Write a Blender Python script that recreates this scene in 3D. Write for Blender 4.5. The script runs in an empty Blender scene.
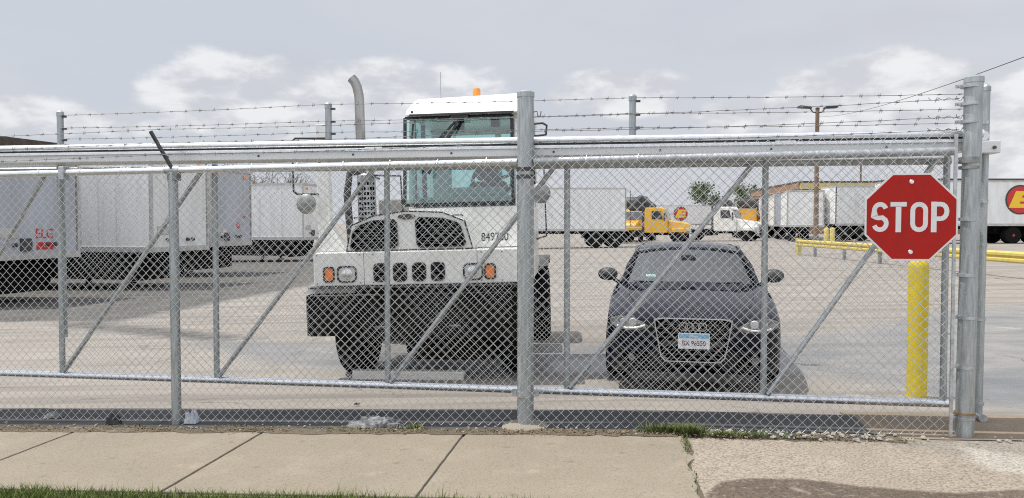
import bpy, bmesh, math, random
from mathutils import Vector, Matrix, noise as mnoise
random.seed(7)
R = math.radians
S = bpy.context.scene
COL = S.collection

# ------------------------------------------------------------------ camera
PITCH = 1.9; FPX = 765.0; CAMZ = 1.5
cam_d = bpy.data.cameras.new('camera'); cam_d.sensor_width = 36; cam_d.lens = 36 * FPX / 1024
cam_d.clip_start = 0.05; cam_d.clip_end = 6000
cam = bpy.data.objects.new('camera', cam_d); COL.objects.link(cam)
cam.location = (0, 0, CAMZ); cam.rotation_euler = (R(90 - PITCH), 0, 0)
S.camera = cam

# ------------------------------------------------------------------ sun + sky
SUN = Vector((-0.375, 0.03, 0.925)).normalized()
EL = math.asin(SUN.z); AZ = math.atan2(SUN.x, SUN.y)
sl = bpy.data.lights.new('sun', 'SUN'); sl.energy = 3.9; sl.angle = R(0.6); sl.color = (1.0, 0.955, 0.88)
so = bpy.data.objects.new('sun', sl); COL.objects.link(so)
so.rotation_euler = (-SUN).to_track_quat('-Z', 'Y').to_euler()
S.view_settings.view_transform = 'Standard'; S.view_settings.look = 'None'
S.view_settings.exposure = 0.0; S.view_settings.gamma = 1.0; S.view_settings.use_curve_mapping = False

S.cycles.pixel_filter_type = 'BLACKMAN_HARRIS'; S.cycles.filter_width = 1.1; S.cycles.use_denoising = False; S.cycles.sample_clamp_indirect = 4.0
W = bpy.data.worlds.new('World'); S.world = W; W.use_nodes = True
nt = W.node_tree; nt.nodes.clear()
def wn(t, **k):
    n = nt.nodes.new(t)
    for a, b in k.items(): setattr(n, a, b)
    return n
def L(a, b): nt.links.new(a, b)
wo = wn('ShaderNodeOutputWorld'); bg = wn('ShaderNodeBackground'); bg.inputs[1].default_value = 0.1
L(bg.outputs[0], wo.inputs[0])
sky = wn('ShaderNodeTexSky', sky_type='NISHITA'); sky.sun_disc = False
sky.sun_elevation = EL; sky.sun_rotation = AZ; sky.air_density = 1.2; sky.dust_density = 2.5
tc = wn('ShaderNodeTexCoord')
def wmath(op, a, b=None, clamp=False):
    n = wn('ShaderNodeMath', operation=op); n.use_clamp = clamp
    for i, v in enumerate((a, b)):
        if v is None: continue
        if isinstance(v, (int, float)): n.inputs[i].default_value = v
        else: L(v, n.inputs[i])
    return n.outputs[0]
def wmix(f, a, b):
    n = wn('ShaderNodeMix', data_type='RGBA')
    if isinstance(f, (int, float)): n.inputs[0].default_value = f
    else: L(f, n.inputs[0])
    for i, v in ((6, a), (7, b)):
        if isinstance(v, tuple): n.inputs[i].default_value = v + (1,)
        else: L(v, n.inputs[i])
    return n.outputs[2]
def wramp(x, a, b):
    n = wn('ShaderNodeMapRange', interpolation_type='SMOOTHSTEP'); L(x, n.inputs[0])
    n.inputs[1].default_value = a; n.inputs[2].default_value = b
    return n.outputs[0]
def wnoise(scale, detail, rough=.5, st=(1, 1, 2.6), off=(0, 0, 0), dist=0):
    mp = wn('ShaderNodeMapping'); mp.inputs['Scale'].default_value = st; mp.inputs['Location'].default_value = off
    L(tc.outputs['Generated'], mp.inputs[0])
    n = wn('ShaderNodeTexNoise'); n.inputs['Scale'].default_value = scale; n.inputs['Detail'].default_value = detail
    n.inputs['Roughness'].default_value = rough; n.inputs['Distortion'].default_value = dist; L(mp.outputs[0], n.inputs[0])
    return n.outputs[0]
# high thin cloud sheet, uneven
sheet = wramp(wnoise(1.7, 6, .55, (1, 1, 3.0), (3.1, 0, 0)), .30, .72)
base = wmix(0.92, sky.outputs[0], wmix(sheet, (6.15, 6.5, 7.2), (6.95, 7.1, 7.5)))
# grey undersides
grey = wramp(wnoise(3.2, 5, .5, (1, 1, 3.4), (0.4, 2, 0)), .50, .78)
base = wmix(wmath('MULTIPLY', grey, .45), base, (5.6, 5.8, 6.4))
# cumulus heads low over the horizon: noise thresholded inside soft patches round given directions
def wdir(px, py):
    p = R(PITCH); f = Vector((0, math.cos(p), -math.sin(p))); u = Vector((0, math.sin(p), math.cos(p)))
    return (f * FPX + Vector((1, 0, 0)) * (px - 512) + u * (249 - py)).normalized()
patch = None
for (px, py, rx, rz) in ((240, 98, .20, .07), (385, 92, .20, .07), (622, 94, .12, .05), (905, 98, .20, .08), (60, 118, .16, .04), (1010, 140, .15, .08), (760, 118, .12, .04), (-250, 90, .3, .08), (1300, 100, .3, .1)):
    d = wdir(px, py)
    mp = wn('ShaderNodeVectorMath', operation='SUBTRACT'); L(tc.outputs['Generated'], mp.inputs[0]); mp.inputs[1].default_value = d
    mm = wn('ShaderNodeVectorMath', operation='MULTIPLY'); L(mp.outputs[0], mm.inputs[0]); mm.inputs[1].default_value = (1 / rx, 1 / rx, 1 / rz)
    ln = wn('ShaderNodeVectorMath', operation='LENGTH'); L(mm.outputs[0], ln.inputs[0])
    e = wmath('SUBTRACT', 1.0, ln.outputs['Value'], True)
    patch = e if patch is None else wmath('MAXIMUM', patch, e)
puff = wnoise(8.5, 9, .55, (1, 1, 1.7), (1, 5, 0), .15)
cm = wramp(wmath('ADD', wmath('MULTIPLY', patch, .75), wmath('MULTIPLY', puff, .9)), .63, .80)
shade = wramp(wnoise(13, 5, .55, (1, 1, 2.2), (1, 5, .06)), .40, .62)
skyc = wmix(wmath('MULTIPLY', cm, .66), base, wmix(shade, (6.3, 6.45, 6.9), (9.8, 9.8, 9.8)))
# fill light added to the sky: brighter around the sun and behind the camera
dt = wn('ShaderNodeVectorMath', operation='DOT_PRODUCT'); L(tc.outputs['Generated'], dt.inputs[0]); dt.inputs[1].default_value = SUN
sx = wn('ShaderNodeSeparateXYZ'); L(tc.outputs['Generated'], sx.inputs[0])
sky_fill = wmath('ADD', wmath('MULTIPLY', wramp(dt.outputs['Value'], .5, 1.0), 0.8), wmath('MULTIPLY', wramp(wmath('MULTIPLY', sx.outputs['Y'], -1.0), -.1, .6), .6))
gm = wn('ShaderNodeVectorMath', operation='SCALE'); L(skyc, gm.inputs[0]); L(wmath('ADD', sky_fill, 1.0), gm.inputs['Scale'])
L(gm.outputs[0], bg.inputs[0])

# ------------------------------------------------------------------ helpers
def tag(o, label=None, cat=None, group=None, kind=None):
    if label: o['label'] = label
    if cat: o['category'] = cat
    if group: o['group'] = group
    if kind: o['kind'] = kind
    return o
def thing(name, label, cat, loc=(0, 0, 0), rot=(0, 0, 0), group=None):
    o = bpy.data.objects.new(name, None); COL.objects.link(o)
    o.location = loc; o.rotation_euler = rot; o.empty_display_size = .2
    return tag(o, label, cat, group)
def fin(name, me, mat, parent=None, smooth=None, bevel=0, mods=None):
    o = bpy.data.objects.new(name, me); COL.objects.link(o)
    if mat:
        for m in (mat if isinstance(mat, (list, tuple)) else [mat]): me.materials.append(m)
    if parent: o.parent = parent
    if smooth is not None:
        me.shade_smooth(); me.set_sharp_from_angle(angle=R(smooth))
    if bevel:
        b = o.modifiers.new('bevel', 'BEVEL'); b.width = bevel; b.segments = 2; b.limit_method = 'ANGLE'; b.angle_limit = R(35)
    return o
class MB:
    def __init__(s): s.v = []; s.f = []
    def add(s, vs, fs):
        k = len(s.v); s.v += [tuple(v) for v in vs]; s.f += [tuple(i + k for i in f) for f in fs]; return s
    def box(s, x0, x1, y0, y1, z0, z1, M=None):
        vs = [Vector((x, y, z)) for z in (z0, z1) for y in (y0, y1) for x in (x0, x1)]
        if M: vs = [M @ v for v in vs]
        return s.add(vs, [(0, 2, 3, 1), (4, 5, 7, 6), (0, 1, 5, 4), (2, 6, 7, 3), (0, 4, 6, 2), (1, 3, 7, 5)])
    def tube(s, pts, r, n=10, caps=True):
        pts = [Vector(p) for p in pts]; rs = r if isinstance(r, (list, tuple)) else [r] * len(pts)
        vs = []; up = None
        for i, p in enumerate(pts):
            if i == 0: d = pts[1] - p
            elif i == len(pts) - 1: d = p - pts[i - 1]
            else: d = (pts[i + 1] - p).normalized() + (p - pts[i - 1]).normalized()
            d.normalize()
            if up is None:
                up = Vector((0, 0, 1)) if abs(d.z) < .9 else Vector((1, 0, 0))
            u = (up - d * up.dot(d)).normalized(); w = d.cross(u); up = u
            for k in range(n):
                a = 2 * math.pi * k / n; vs.append(p + (u * math.cos(a) + w * math.sin(a)) * rs[i])
        fs = [(i * n + k, i * n + (k + 1) % n, (i + 1) * n + (k + 1) % n, (i + 1) * n + k) for i in range(len(pts) - 1) for k in range(n)]
        if caps: fs += [tuple(range(n - 1, -1, -1)), tuple(range((len(pts) - 1) * n, len(pts) * n))]
        return s.add(vs, fs)
    def bar(s, p, q, w, h=None):
        p = Vector(p); q = Vector(q); h = h or w; d = (q - p).normalized()
        u = Vector((0, 1, 0)) if abs(d.y) < .9 else Vector((0, 0, 1))
        a = (u - d * u.dot(d)).normalized(); b = d.cross(a)
        vs = [c + a * i * w / 2 + b * j * h / 2 for c in (p, q) for (i, j) in ((-1, -1), (1, -1), (1, 1), (-1, 1))]
        return s.add(vs, [(3, 2, 1, 0), (4, 5, 6, 7)] + [(i, (i + 1) % 4, 4 + (i + 1) % 4, 4 + i) for i in range(4)])
    def prism(s, poly, y0, y1, ax='y'):
        def P(a, b, c): return (a, c, b) if ax == 'y' else ((c, a, b) if ax == 'x' else (a, b, c))
        n = len(poly)
        vs = [P(a, b, y0) for a, b in poly] + [P(a, b, y1) for a, b in poly]
        return s.add(vs, [tuple(range(n)), tuple(range(2 * n - 1, n - 1, -1))] + [((i + 1) % n, i, n + i, n + (i + 1) % n) for i in range(n)])
    def lathe(s, prof, c, axis='z', n=24):
        c = Vector(c); vs = []
        for (r, h) in prof:
            for k in range(n):
                a = 2 * math.pi * k / n; x, y = r * math.cos(a), r * math.sin(a)
                vs.append(c + (Vector((x, y, h)) if axis == 'z' else Vector((h, x, y)) if axis == 'x' else Vector((x, h, y))))
        m = len(prof)
        fs = [(i * n + k, i * n + (k + 1) % n, (i + 1) * n + (k + 1) % n, (i + 1) * n + k) for i in range(m - 1) for k in range(n)]
        fs += [tuple(range(n - 1, -1, -1)), tuple(range((m - 1) * n, m * n))]
        return s.add(vs, fs)
    def grid(s, fn, nu, nv):
        vs = [fn(i / nu, j / nv) for j in range(nv + 1) for i in range(nu + 1)]
        return s.add(vs, [(j * (nu + 1) + i, j * (nu + 1) + i + 1, (j + 1) * (nu + 1) + i + 1, (j + 1) * (nu + 1) + i) for j in range(nv) for i in range(nu)])
    def mesh(s, name, recalc=True):
        me = bpy.data.meshes.new(name); me.from_pydata(s.v, [], s.f)
        if recalc:
            b = bmesh.new(); b.from_mesh(me); bmesh.ops.recalc_face_normals(b, faces=b.faces); b.to_mesh(me); b.free()
        return me
    def build(s, name, mat, parent=None, smooth=None, bevel=0, recalc=True):
        return fin(name, s.mesh(name, recalc), mat, parent, smooth, bevel)
def rrect(cx, cz, w, h, r, n=4):
    out = []
    for (sx, sz, a0) in ((1, 1, 0), (-1, 1, 90), (-1, -1, 180), (1, -1, 270)):
        for k in range(n + 1):
            a = R(a0 + 90 * k / n); out.append((cx + sx * (w / 2 - r) + r * math.cos(a), cz + sz * (h / 2 - r) + r * math.sin(a)))
    return out
def ringpoly(mb, outer, inner, y0, y1):
    n = len(outer)
    vs = [(a, y0, b) for a, b in outer] + [(a, y0, b) for a, b in inner] + [(a, y1, b) for a, b in outer] + [(a, y1, b) for a, b in inner]
    fs = []
    for i in range(n):
        j = (i + 1) % n
        fs += [(i, j, n + j, n + i), (2 * n + i, 3 * n + i, 3 * n + j, 2 * n + j), (i, 2 * n + i, 2 * n + j, j), (n + i, n + j, 3 * n + j, 3 * n + i)]
    mb.add(vs, fs)
def text(name, body, size, mat, parent, loc, rot=(R(90), 0, 0), ext=.001, sx=1, bold=0, align='CENTER', shear=0):
    cu = bpy.data.curves.new(name, 'FONT'); cu.body = body; cu.size = size; cu.extrude = ext; cu.offset = bold; cu.shear = shear
    cu.align_x = align; cu.align_y = 'CENTER'
    t = bpy.data.objects.new(name, cu); COL.objects.link(t)
    dg = bpy.context.evaluated_depsgraph_get(); me = bpy.data.meshes.new_from_object(t.evaluated_get(dg))
    bpy.data.objects.remove(t)
    M = Matrix.Translation(loc) @ Matrix.Rotation(rot[2], 4, 'Z') @ Matrix.Rotation(rot[1], 4, 'Y') @ Matrix.Rotation(rot[0], 4, 'X') @ Matrix.Diagonal((sx, 1, 1, 1))
    me.transform(M); me.materials.clear()
    return fin(name, me, mat, parent)

# ------------------------------------------------------------------ materials
def mat(name, col, rough=.6, metal=0, col2=None, scale=6, bump=0, bscale=40, coat=0, detail=5, stretch=None, lo=.35, hi=.65, spec=None, emit=0, coord='Object'):
    m = bpy.data.materials.new(name); m.use_nodes = True; t = m.node_tree; b = t.nodes['Principled BSDF']
    b.inputs['Roughness'].default_value = rough; b.inputs['Metallic'].default_value = metal
    b.inputs['Base Color'].default_value = tuple(col) + (1,)
    if coat: b.inputs['Coat Weight'].default_value = coat; b.inputs['Coat Roughness'].default_value = .05
    if spec is not None: b.inputs['Specular IOR Level'].default_value = spec
    if emit: b.inputs['Emission Color'].default_value = tuple(col) + (1,); b.inputs['Emission Strength'].default_value = emit
    c = t.nodes.new('ShaderNodeTexCoord'); mp = t.nodes.new('ShaderNodeMapping'); t.links.new(c.outputs[coord], mp.inputs[0])
    if stretch: mp.inputs['Scale'].default_value = stretch
    if col2:
        n = t.nodes.new('ShaderNodeTexNoise'); n.inputs['Scale'].default_value = scale; n.inputs['Detail'].default_value = detail; n.inputs['Roughness'].default_value = .6
        t.links.new(mp.outputs[0], n.inputs[0])
        r = t.nodes.new('ShaderNodeMapRange'); r.inputs[1].default_value = lo; r.inputs[2].default_value = hi; t.links.new(n.outputs[0], r.inputs[0])
        x = t.nodes.new('ShaderNodeMix'); x.data_type = 'RGBA'; x.inputs[6].default_value = tuple(col) + (1,); x.inputs[7].default_value = tuple(col2) + (1,)
        t.links.new(r.outputs[0], x.inputs[0]); t.links.new(x.outputs[2], b.inputs['Base Color'])
        r2 = t.nodes.new('ShaderNodeMapRange'); r2.inputs[3].default_value = max(.02, rough - .08); r2.inputs[4].default_value = min(1, rough + .12)
        t.links.new(n.outputs[0], r2.inputs[0]); t.links.new(r2.outputs[0], b.inputs['Roughness'])
    if bump:
        n2 = t.nodes.new('ShaderNodeTexNoise'); n2.inputs['Scale'].default_value = bscale; n2.inputs['Detail'].default_value = 4
        t.links.new(mp.outputs[0], n2.inputs[0]); bp = t.nodes.new('ShaderNodeBump'); bp.inputs['Strength'].default_value = bump; bp.inputs['Distance'].default_value = .01
        t.links.new(n2.outputs[0], bp.inputs['Height']); t.links.new(bp.outputs[0], b.inputs['Normal'])
    return m
def ground_mat(name, c1, c2, c3, speck=.5, cracks=0, streak=0, rough=.85, sscale=160, slo=.5, panel=None, wet=0, spots=0, masks=()):
    """layered slab: large stains, fine aggregate, optional cracks, tyre streaks, slab joints"""
    m = bpy.data.materials.new(name); m.use_nodes = True; t = m.node_tree; b = t.nodes['Principled BSDF']
    N = t.nodes.new; K = t.links.new
    g = N('ShaderNodeNewGeometry')
    def nz(scale, det=6, ro=.6, st=(1, 1, 1), rot=0, dist=0):
        mp = N('ShaderNodeMapping'); mp.inputs['Scale'].default_value = st; mp.inputs['Rotation'].default_value = (0, 0, rot)
        K(g.outputs['Position'], mp.inputs[0]); n = N('ShaderNodeTexNoise'); n.inputs['Scale'].default_value = scale; n.inputs['Detail'].default_value = det; n.inputs['Roughness'].default_value = ro; n.inputs['Distortion'].default_value = dist
        K(mp.outputs[0], n.inputs[0]); return n.outputs[0]
    def rg(x, a, bb, lo=0, hi=1):
        r = N('ShaderNodeMapRange'); K(x, r.inputs[0]); r.inputs[1].default_value = a; r.inputs[2].default_value = bb; r.inputs[3].default_value = lo; r.inputs[4].default_value = hi; return r.outputs[0]
    def mx(f, a, bb, mode='MIX'):
        x = N('ShaderNodeMix'); x.data_type = 'RGBA'; x.blend_type = mode
        if isinstance(f, float): x.inputs[0].default_value = f
        else: K(f, x.inputs[0])
        for i, v in ((6, a), (7, bb)):
            if isinstance(v, tuple): x.inputs[i].default_value = v + (1,)
            else: K(v, x.inputs[i])
        return x.outputs[2]
    c = mx(rg(nz(.55, 7, .62, dist=.4), .35, .68), c1, c2)
    c = mx(rg(nz(2.7, 6, .65), .52, .75, 0, .6), c, c3)
    if streak:
        c = mx(rg(nz(1.0, 5, .6, (.18, 2.2, 1), R(22)), .5, .7, 0, streak), c, tuple(x * .52 for x in c1))
        c = mx(rg(nz(1.0, 5, .6, (.10, 1.6, 1), R(-6)), .52, .66, 0, streak), c, tuple(x * .62 for x in c1))
    rgh = None
    for (an, ca, cb, amp, soft, mr) in masks:
        at_ = N('ShaderNodeAttribute'); at_.attribute_name = an
        ad = N('ShaderNodeMath'); ad.operation = 'MULTIPLY_ADD'; K(rg(nz(3.2, 9, .72), 0, 1, -.5, .5), ad.inputs[0]); ad.inputs[1].default_value = amp; K(at_.outputs['Fac'], ad.inputs[2])
        mk = rg(ad.outputs[0], -soft, soft)
        cc_ = mx(rg(nz(1.5, 7, .65, dist=.5), .38, .64), ca, cb)
        if streak: cc_ = mx(rg(nz(1.0, 6, .65, (.25, 2.4, 1), R(8)), .5, .66, 0, .55), cc_, tuple(x * .66 for x in ca))
        c = mx(mk, c, cc_)
        q = N('ShaderNodeMix'); q.data_type = 'FLOAT'; K(mk, q.inputs[0]); q.inputs[3].default_value = mr
        if rgh is None: q.inputs[2].default_value = rough
        else: K(rgh, q.inputs[2])
        rgh = q.outputs[0]
    f1 = nz(sscale, 3, .7); f2 = nz(sscale * .33, 4, .7)
    c = mx(rg(f1, slo, slo + .2, 0, speck), c, (.45, .44, .42), 'MULTIPLY')
    c = mx(rg(f2, .56, .72, 0, speck * .6), c, (.06, .055, .05), 'SCREEN') if not masks else mx(rg(f2, .56, .72, 0, speck * .5), c, tuple(min(1, x * 1.2) for x in c1))
    hgt = f1
    if cracks:
        w = N('ShaderNodeTexNoise'); w.inputs['Scale'].default_value = 1.6; w.inputs['Detail'].default_value = 5; K(g.outputs['Position'], w.inputs[0])
        ma = N('ShaderNodeVectorMath'); ma.operation = 'MULTIPLY_ADD'; K(w.outputs['Color'], ma.inputs[0]); ma.inputs[1].default_value = (1.1, 1.1, 0); K(g.outputs['Position'], ma.inputs[2])
        v = N('ShaderNodeTexVoronoi'); v.feature = 'DISTANCE_TO_EDGE'; v.inputs['Scale'].default_value = cracks; K(ma.outputs[0], v.inputs[0])
        cr_ = N('ShaderNodeMath'); cr_.operation = 'MULTIPLY'; K(rg(v.outputs['Distance'], .003, .010, .7, 0), cr_.inputs[0]); K(rg(nz(1.1, 3, .5), .46, .60), cr_.inputs[1])
        c = mx(cr_.outputs[0], c, (.08, .07, .06))
    if spots:
        v2 = N('ShaderNodeTexVoronoi'); v2.voronoi_dimensions = '2D'; v2.inputs['Scale'].default_value = spots; K(g.outputs['Position'], v2.inputs[0])
        v3 = N('ShaderNodeTexVoronoi'); v3.voronoi_dimensions = '2D'; v3.inputs['Scale'].default_value = spots * 3.1; K(g.outputs['Position'], v3.inputs[0])
        c = mx(rg(v2.outputs['Distance'], .022, .05, .45, 0), c, tuple(x * .5 for x in c1)); c = mx(rg(v3.outputs['Distance'], .03, .07, .35, 0), c, tuple(x * .5 for x in c1))
        c = mx(rg(nz(.9, 8, .7, dist=.8), .56, .66, 0, .40), c, tuple(x * .70 for x in c1)); c = mx(rg(nz(1.7, 6, .6, (1, 1, 5)), .64, .70, 0, .5), c, tuple(min(1, x * 1.3) for x in c1))
    K(c, b.inputs['Base Color'])
    if wet:
        K(rg(nz(1.3, 5, .6), .4, .62, .22, rough), b.inputs['Roughness'])
    elif rgh is not None: K(rgh, b.inputs['Roughness'])
    else: b.inputs['Roughness'].default_value = rough
    bp = N('ShaderNodeBump'); bp.inputs['Strength'].default_value = .35; bp.inputs['Distance'].default_value = .004
    K(hgt, bp.inputs['Height']); K(bp.outputs[0], b.inputs['Normal'])
    return m
def glass_mat(name, tint, refl=.10, rough=.02):
    m = bpy.data.materials.new(name); m.use_nodes = True; t = m.node_tree; t.nodes.remove(t.nodes['Principled BSDF'])
    o = t.nodes['Material Output']; a = t.nodes.new('ShaderNodeBsdfTransparent'); a.inputs[0].default_value = tint + (1,)
    gl = t.nodes.new('ShaderNodeBsdfGlossy'); gl.inputs['Roughness'].default_value = rough
    lw = t.nodes.new('ShaderNodeLayerWeight'); lw.inputs[0].default_value = .35
    ad = t.nodes.new('ShaderNodeMath'); ad.inputs[1].default_value = refl; t.links.new(lw.outputs['Fresnel'], ad.inputs[0]); ad.use_clamp = True
    x = t.nodes.new('ShaderNodeMixShader'); t.links.new(ad.outputs[0], x.inputs[0]); t.links.new(a.outputs[0], x.inputs[1]); t.links.new(gl.outputs[0], x.inputs[2])
    t.links.new(x.outputs[0], o.inputs[0]); return m
M = {}
M['galv'] = mat('galvanised_steel', (.36, .38, .39), .42, .75, (.56, .58, .60), 26, .15, 60)
M['galv_post'] = mat('galvanised_post', (.30, .33, .33), .45, .6, (.47, .50, .51), 9, .1, 60, stretch=(6, 6, .7))
M['galv_bright'] = mat('bright_galvanised_tube', (.66, .68, .70), .30, .85, (.8, .82, .84), 18, .08, 60)
M['galv_dull'] = mat('weathered_galvanised', (.20, .215, .21), .55, .5, (.33, .34, .33), 30, .1, 60)
M['wire'] = mat('fence_wire', (.66, .67, .67), .42, .40)
M['barb'] = mat('barbed_wire_steel', (.16, .16, .165), .55, .6, (.26, .25, .24), 30)
M['track'] = mat('track_aluminium', (.60, .61, .61), .38, .35, (.70, .71, .71), 5, stretch=(.4, 5, 5))
M['dark_steel'] = mat('dark_steel', (.05, .05, .052), .5, .4, (.10, .10, .10), 20)
M['rust'] = mat('rusty_band', (.25, .12, .05), .7, .3, (.40, .25, .12), 30)
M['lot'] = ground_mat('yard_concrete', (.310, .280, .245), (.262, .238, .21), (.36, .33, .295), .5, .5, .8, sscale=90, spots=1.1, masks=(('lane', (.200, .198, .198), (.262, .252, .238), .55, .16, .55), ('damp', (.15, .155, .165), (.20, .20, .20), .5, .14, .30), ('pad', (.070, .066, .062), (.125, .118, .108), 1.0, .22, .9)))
M['walk'] = ground_mat('sidewalk_concrete', (.272, .234, .178), (.236, .202, .152), (.32, .28, .22), .75, 0, 0, sscale=85, spots=1.6)
M['apron'] = ground_mat('exposed_aggregate', (.35, .298, .24), (.30, .253, .20), (.40, .35, .29), 1.0, 0, 0, sscale=62, slo=.44, spots=1.9, masks=(('cement', (.30, .27, .225), (.26, .235, .195), .22, .03, .9), ('pale', (.43, .40, .35), (.36, .325, .275), .25, .05, .9), ('wet', (.135, .098, .066), (.105, .077, .052), .09, .018, .45)))
M['asphalt'] = ground_mat('worn_asphalt', (.215, .212, .208), (.275, .262, .245), (.165, .168, .178), .5, 0, .45, .75, 90, wet=1, spots=1.3)
M['asphalt_shaded'] = ground_mat('shadow_toned_asphalt', (.045, .047, .052), (.085, .083, .082), (.03, .031, .035), .5, 0, .2, .9, 90)  # asphalt darkened further to stand for the gate header's shadow
M['dirt'] = ground_mat('dirt', (.085, .068, .045), (.17, .14, .10), (.045, .045, .025), .8, 0, 0, .95, 60)
M['dirt_light'] = ground_mat('dusty_soil', (.30, .24, .175), (.22, .17, .12), (.36, .30, .23), .6, 0, .5, .95, 80)
M['cement'] = ground_mat('cement_patch', (.29, .26, .215), (.25, .225, .185), (.33, .30, .255), .3, 0, 0, .9, 160)
M['cement_pale'] = ground_mat('pale_cement', (.42, .375, .32), (.34, .305, .26), (.46, .43, .38), .3, 0, 0, .9, 160)
M['wet'] = ground_mat('wet_concrete', (.125, .090, .060), (.10, .074, .050), (.17, .13, .09), 1.0, 0, 0, .45, 62, .44)
M['turf'] = mat('turf_soil', (.06, .07, .03), .95, 0, (.10, .09, .05), 20)
M['grass'] = mat('grass_blades', (.075, .125, .022), .6, 0, (.19, .23, .07), 14, spec=.2)
M['weed'] = mat('weed_leaves', (.05, .085, .02), .7, 0, (.15, .17, .06), 20, spec=.2)
M['dry'] = mat('dry_leaf_litter', (.09, .065, .035), .9, 0, (.24, .18, .10), 20)
M['white'] = mat('white_truck_paint', (.83, .83, .79), .35, 0, (.64, .63, .57), 4, coat=.3, stretch=(1.5, 1.5, .45), lo=.46, hi=.82, detail=8)
M['white_roof'] = mat('white_roof_paint', (.85, .85, .84), .35, 0, (.80, .80, .78), 3, coat=.3)
M['rubber'] = mat('tyre_rubber', (.006, .006, .006), .9, 0, (.02, .019, .018), 12, spec=.08)
M['black'] = mat('black_paint', (.022, .022, .024), .5, 0, (.05, .048, .045), 8)
M['black_gloss'] = mat('black_trim', (.012, .012, .013), .25)
M['grime'] = mat('grimy_black_steel', (.005, .005, .005), .85, .0, (.022, .020, .018), 7, spec=.06)
M['void'] = mat('recess_shade', (.004, .004, .004), .95, spec=.02)  # near-black colour stands for the shade inside openings
M['chrome'] = mat('chrome', (.78, .78, .79), .12, 1)
M['grille_chrome'] = mat('dull_chrome', (.66, .67, .69), .25, 1)
M['steel_pipe'] = mat('exhaust_steel', (.27, .26, .25), .32, .9, (.42, .41, .39), 5, stretch=(1, 1, .5))
M['car_int'] = mat('car_upholstery', (.26, .27, .25), .8)
M['orange'] = mat('orange_lens', (.85, .22, .02), .2, coat=.6)
M['amber'] = mat('amber_beacon', (.80, .28, .03), .2, coat=.5)
M['lens'] = mat('clear_lens', (.62, .64, .65), .12, .4, coat=1)
M['lens_dark'] = mat('smoked_lens', (.22, .225, .23), .1, .6, coat=1)
M['drl'] = mat('white_reflector', (.9, .9, .9), .15, .3)
M['plastic'] = mat('grey_plastic', (.09, .09, .092), .7)
M['trim_grey'] = mat('cab_lining', (.42, .47, .46), .8)
M['glass_cab'] = glass_mat('teal_cab_glass', (.62, .88, .86), .10)
M['glass_car'] = glass_mat('car_glass', (.72, .94, .90), .19)
M['glass_dark'] = glass_mat('dark_glass', (.18, .22, .24), .12)
M['navy'] = mat('navy_car_paint', (.0025, .004, .011), .3, .0, coat=.7, spec=.0)
M['red'] = mat('red_sign_face', (.40, .012, .008), .6, 0, (.30, .018, .012), 9, spec=.25, lo=.45, hi=.8, detail=8)
M['sign_white'] = mat('sign_white', (.74, .74, .73), .5, 0, (.66, .66, .65), 12)
M['yellow'] = mat('yellow_paint', (.60, .47, .010), .6, 0, (.50, .38, .03), 7, .1, 80, spec=.3, lo=.4, hi=.75)
M['yellow_far'] = mat('yellow_rail_paint', (.62, .50, .11), .6, 0, (.50, .40, .12), 4)
M['truck_yellow'] = mat('truck_yellow_paint', (.80, .46, .02), .35, 0, (.68, .38, .03), 4, coat=.4)
M['trl'] = mat('trailer_white', (.80, .81, .80), .5, 0, (.60, .59, .56), 1.5, stretch=(2, 2, .4), lo=.42, hi=.85, detail=8)
M['trl_blue'] = mat('trailer_grey_blue', (.46, .49, .545), .5, 0, (.37, .39, .42), 1.5, stretch=(2, 2, .4))
M['trl_rail'] = mat('trailer_rail', (.55, .55, .54), .45, .3, (.42, .41, .39), 3)
M['trl_dirty'] = mat('trailer_dirty', (.42, .41, .39), .6, 0, (.30, .28, .25), 4)
M['roofdark'] = mat('dark_roof_edge', (.05, .04, .035), .8, 0, (.12, .09, .07), 5)
M['logo_red'] = mat('logo_red', (.55, .03, .03), .5)
M['logo_yellow'] = mat('logo_yellow', (.85, .55, .03), .5)
M['hub_red'] = mat('red_hub_paint', (.32, .03, .04), .5)
M['brick'] = mat('brown_brick', (.34, .20, .12), .9, 0, (.26, .15, .09), 3, stretch=(1, 1, 4))
M['fascia'] = mat('yellow_fascia', (.62, .50, .20), .7, 0, (.54, .43, .17), 3)
M['wall_white'] = mat('white_wall', (.6, .6, .58), .8, 0, (.5, .5, .48), 1)
M['wood'] = mat('pole_wood', (.16, .11, .075), .9, 0, (.24, .17, .12), 8, stretch=(4, 4, .3))
M['bark'] = mat('bark', (.12, .10, .08), .95, 0, (.19, .16, .13), 10)
M['leaf'] = mat('tree_leaves', (.06, .10, .035), .7, 0, (.12, .17, .06), .9)
M['plate_white'] = mat('plate_white', (.78, .80, .82), .4)
M['plate_blue'] = mat('plate_blue', (.10, .36, .62), .4, 0, (.25, .5, .7), 30)
M['plate_red'] = mat('plate_letter', (.10, .03, .05), .5)
M['bag'] = mat('white_plastic', (.52, .55, .60), .4)
M['cloth'] = mat('grey_rag', (.36, .37, .37), .9, 0, (.07, .07, .07), 16)
M['board'] = mat('weathered_beam', (.80, .79, .74), .8, 0, (.62, .60, .55), 6, stretch=(.5, 5, 5))
M['ink'] = mat('black_numerals', (.03, .03, .03), .6)

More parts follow.
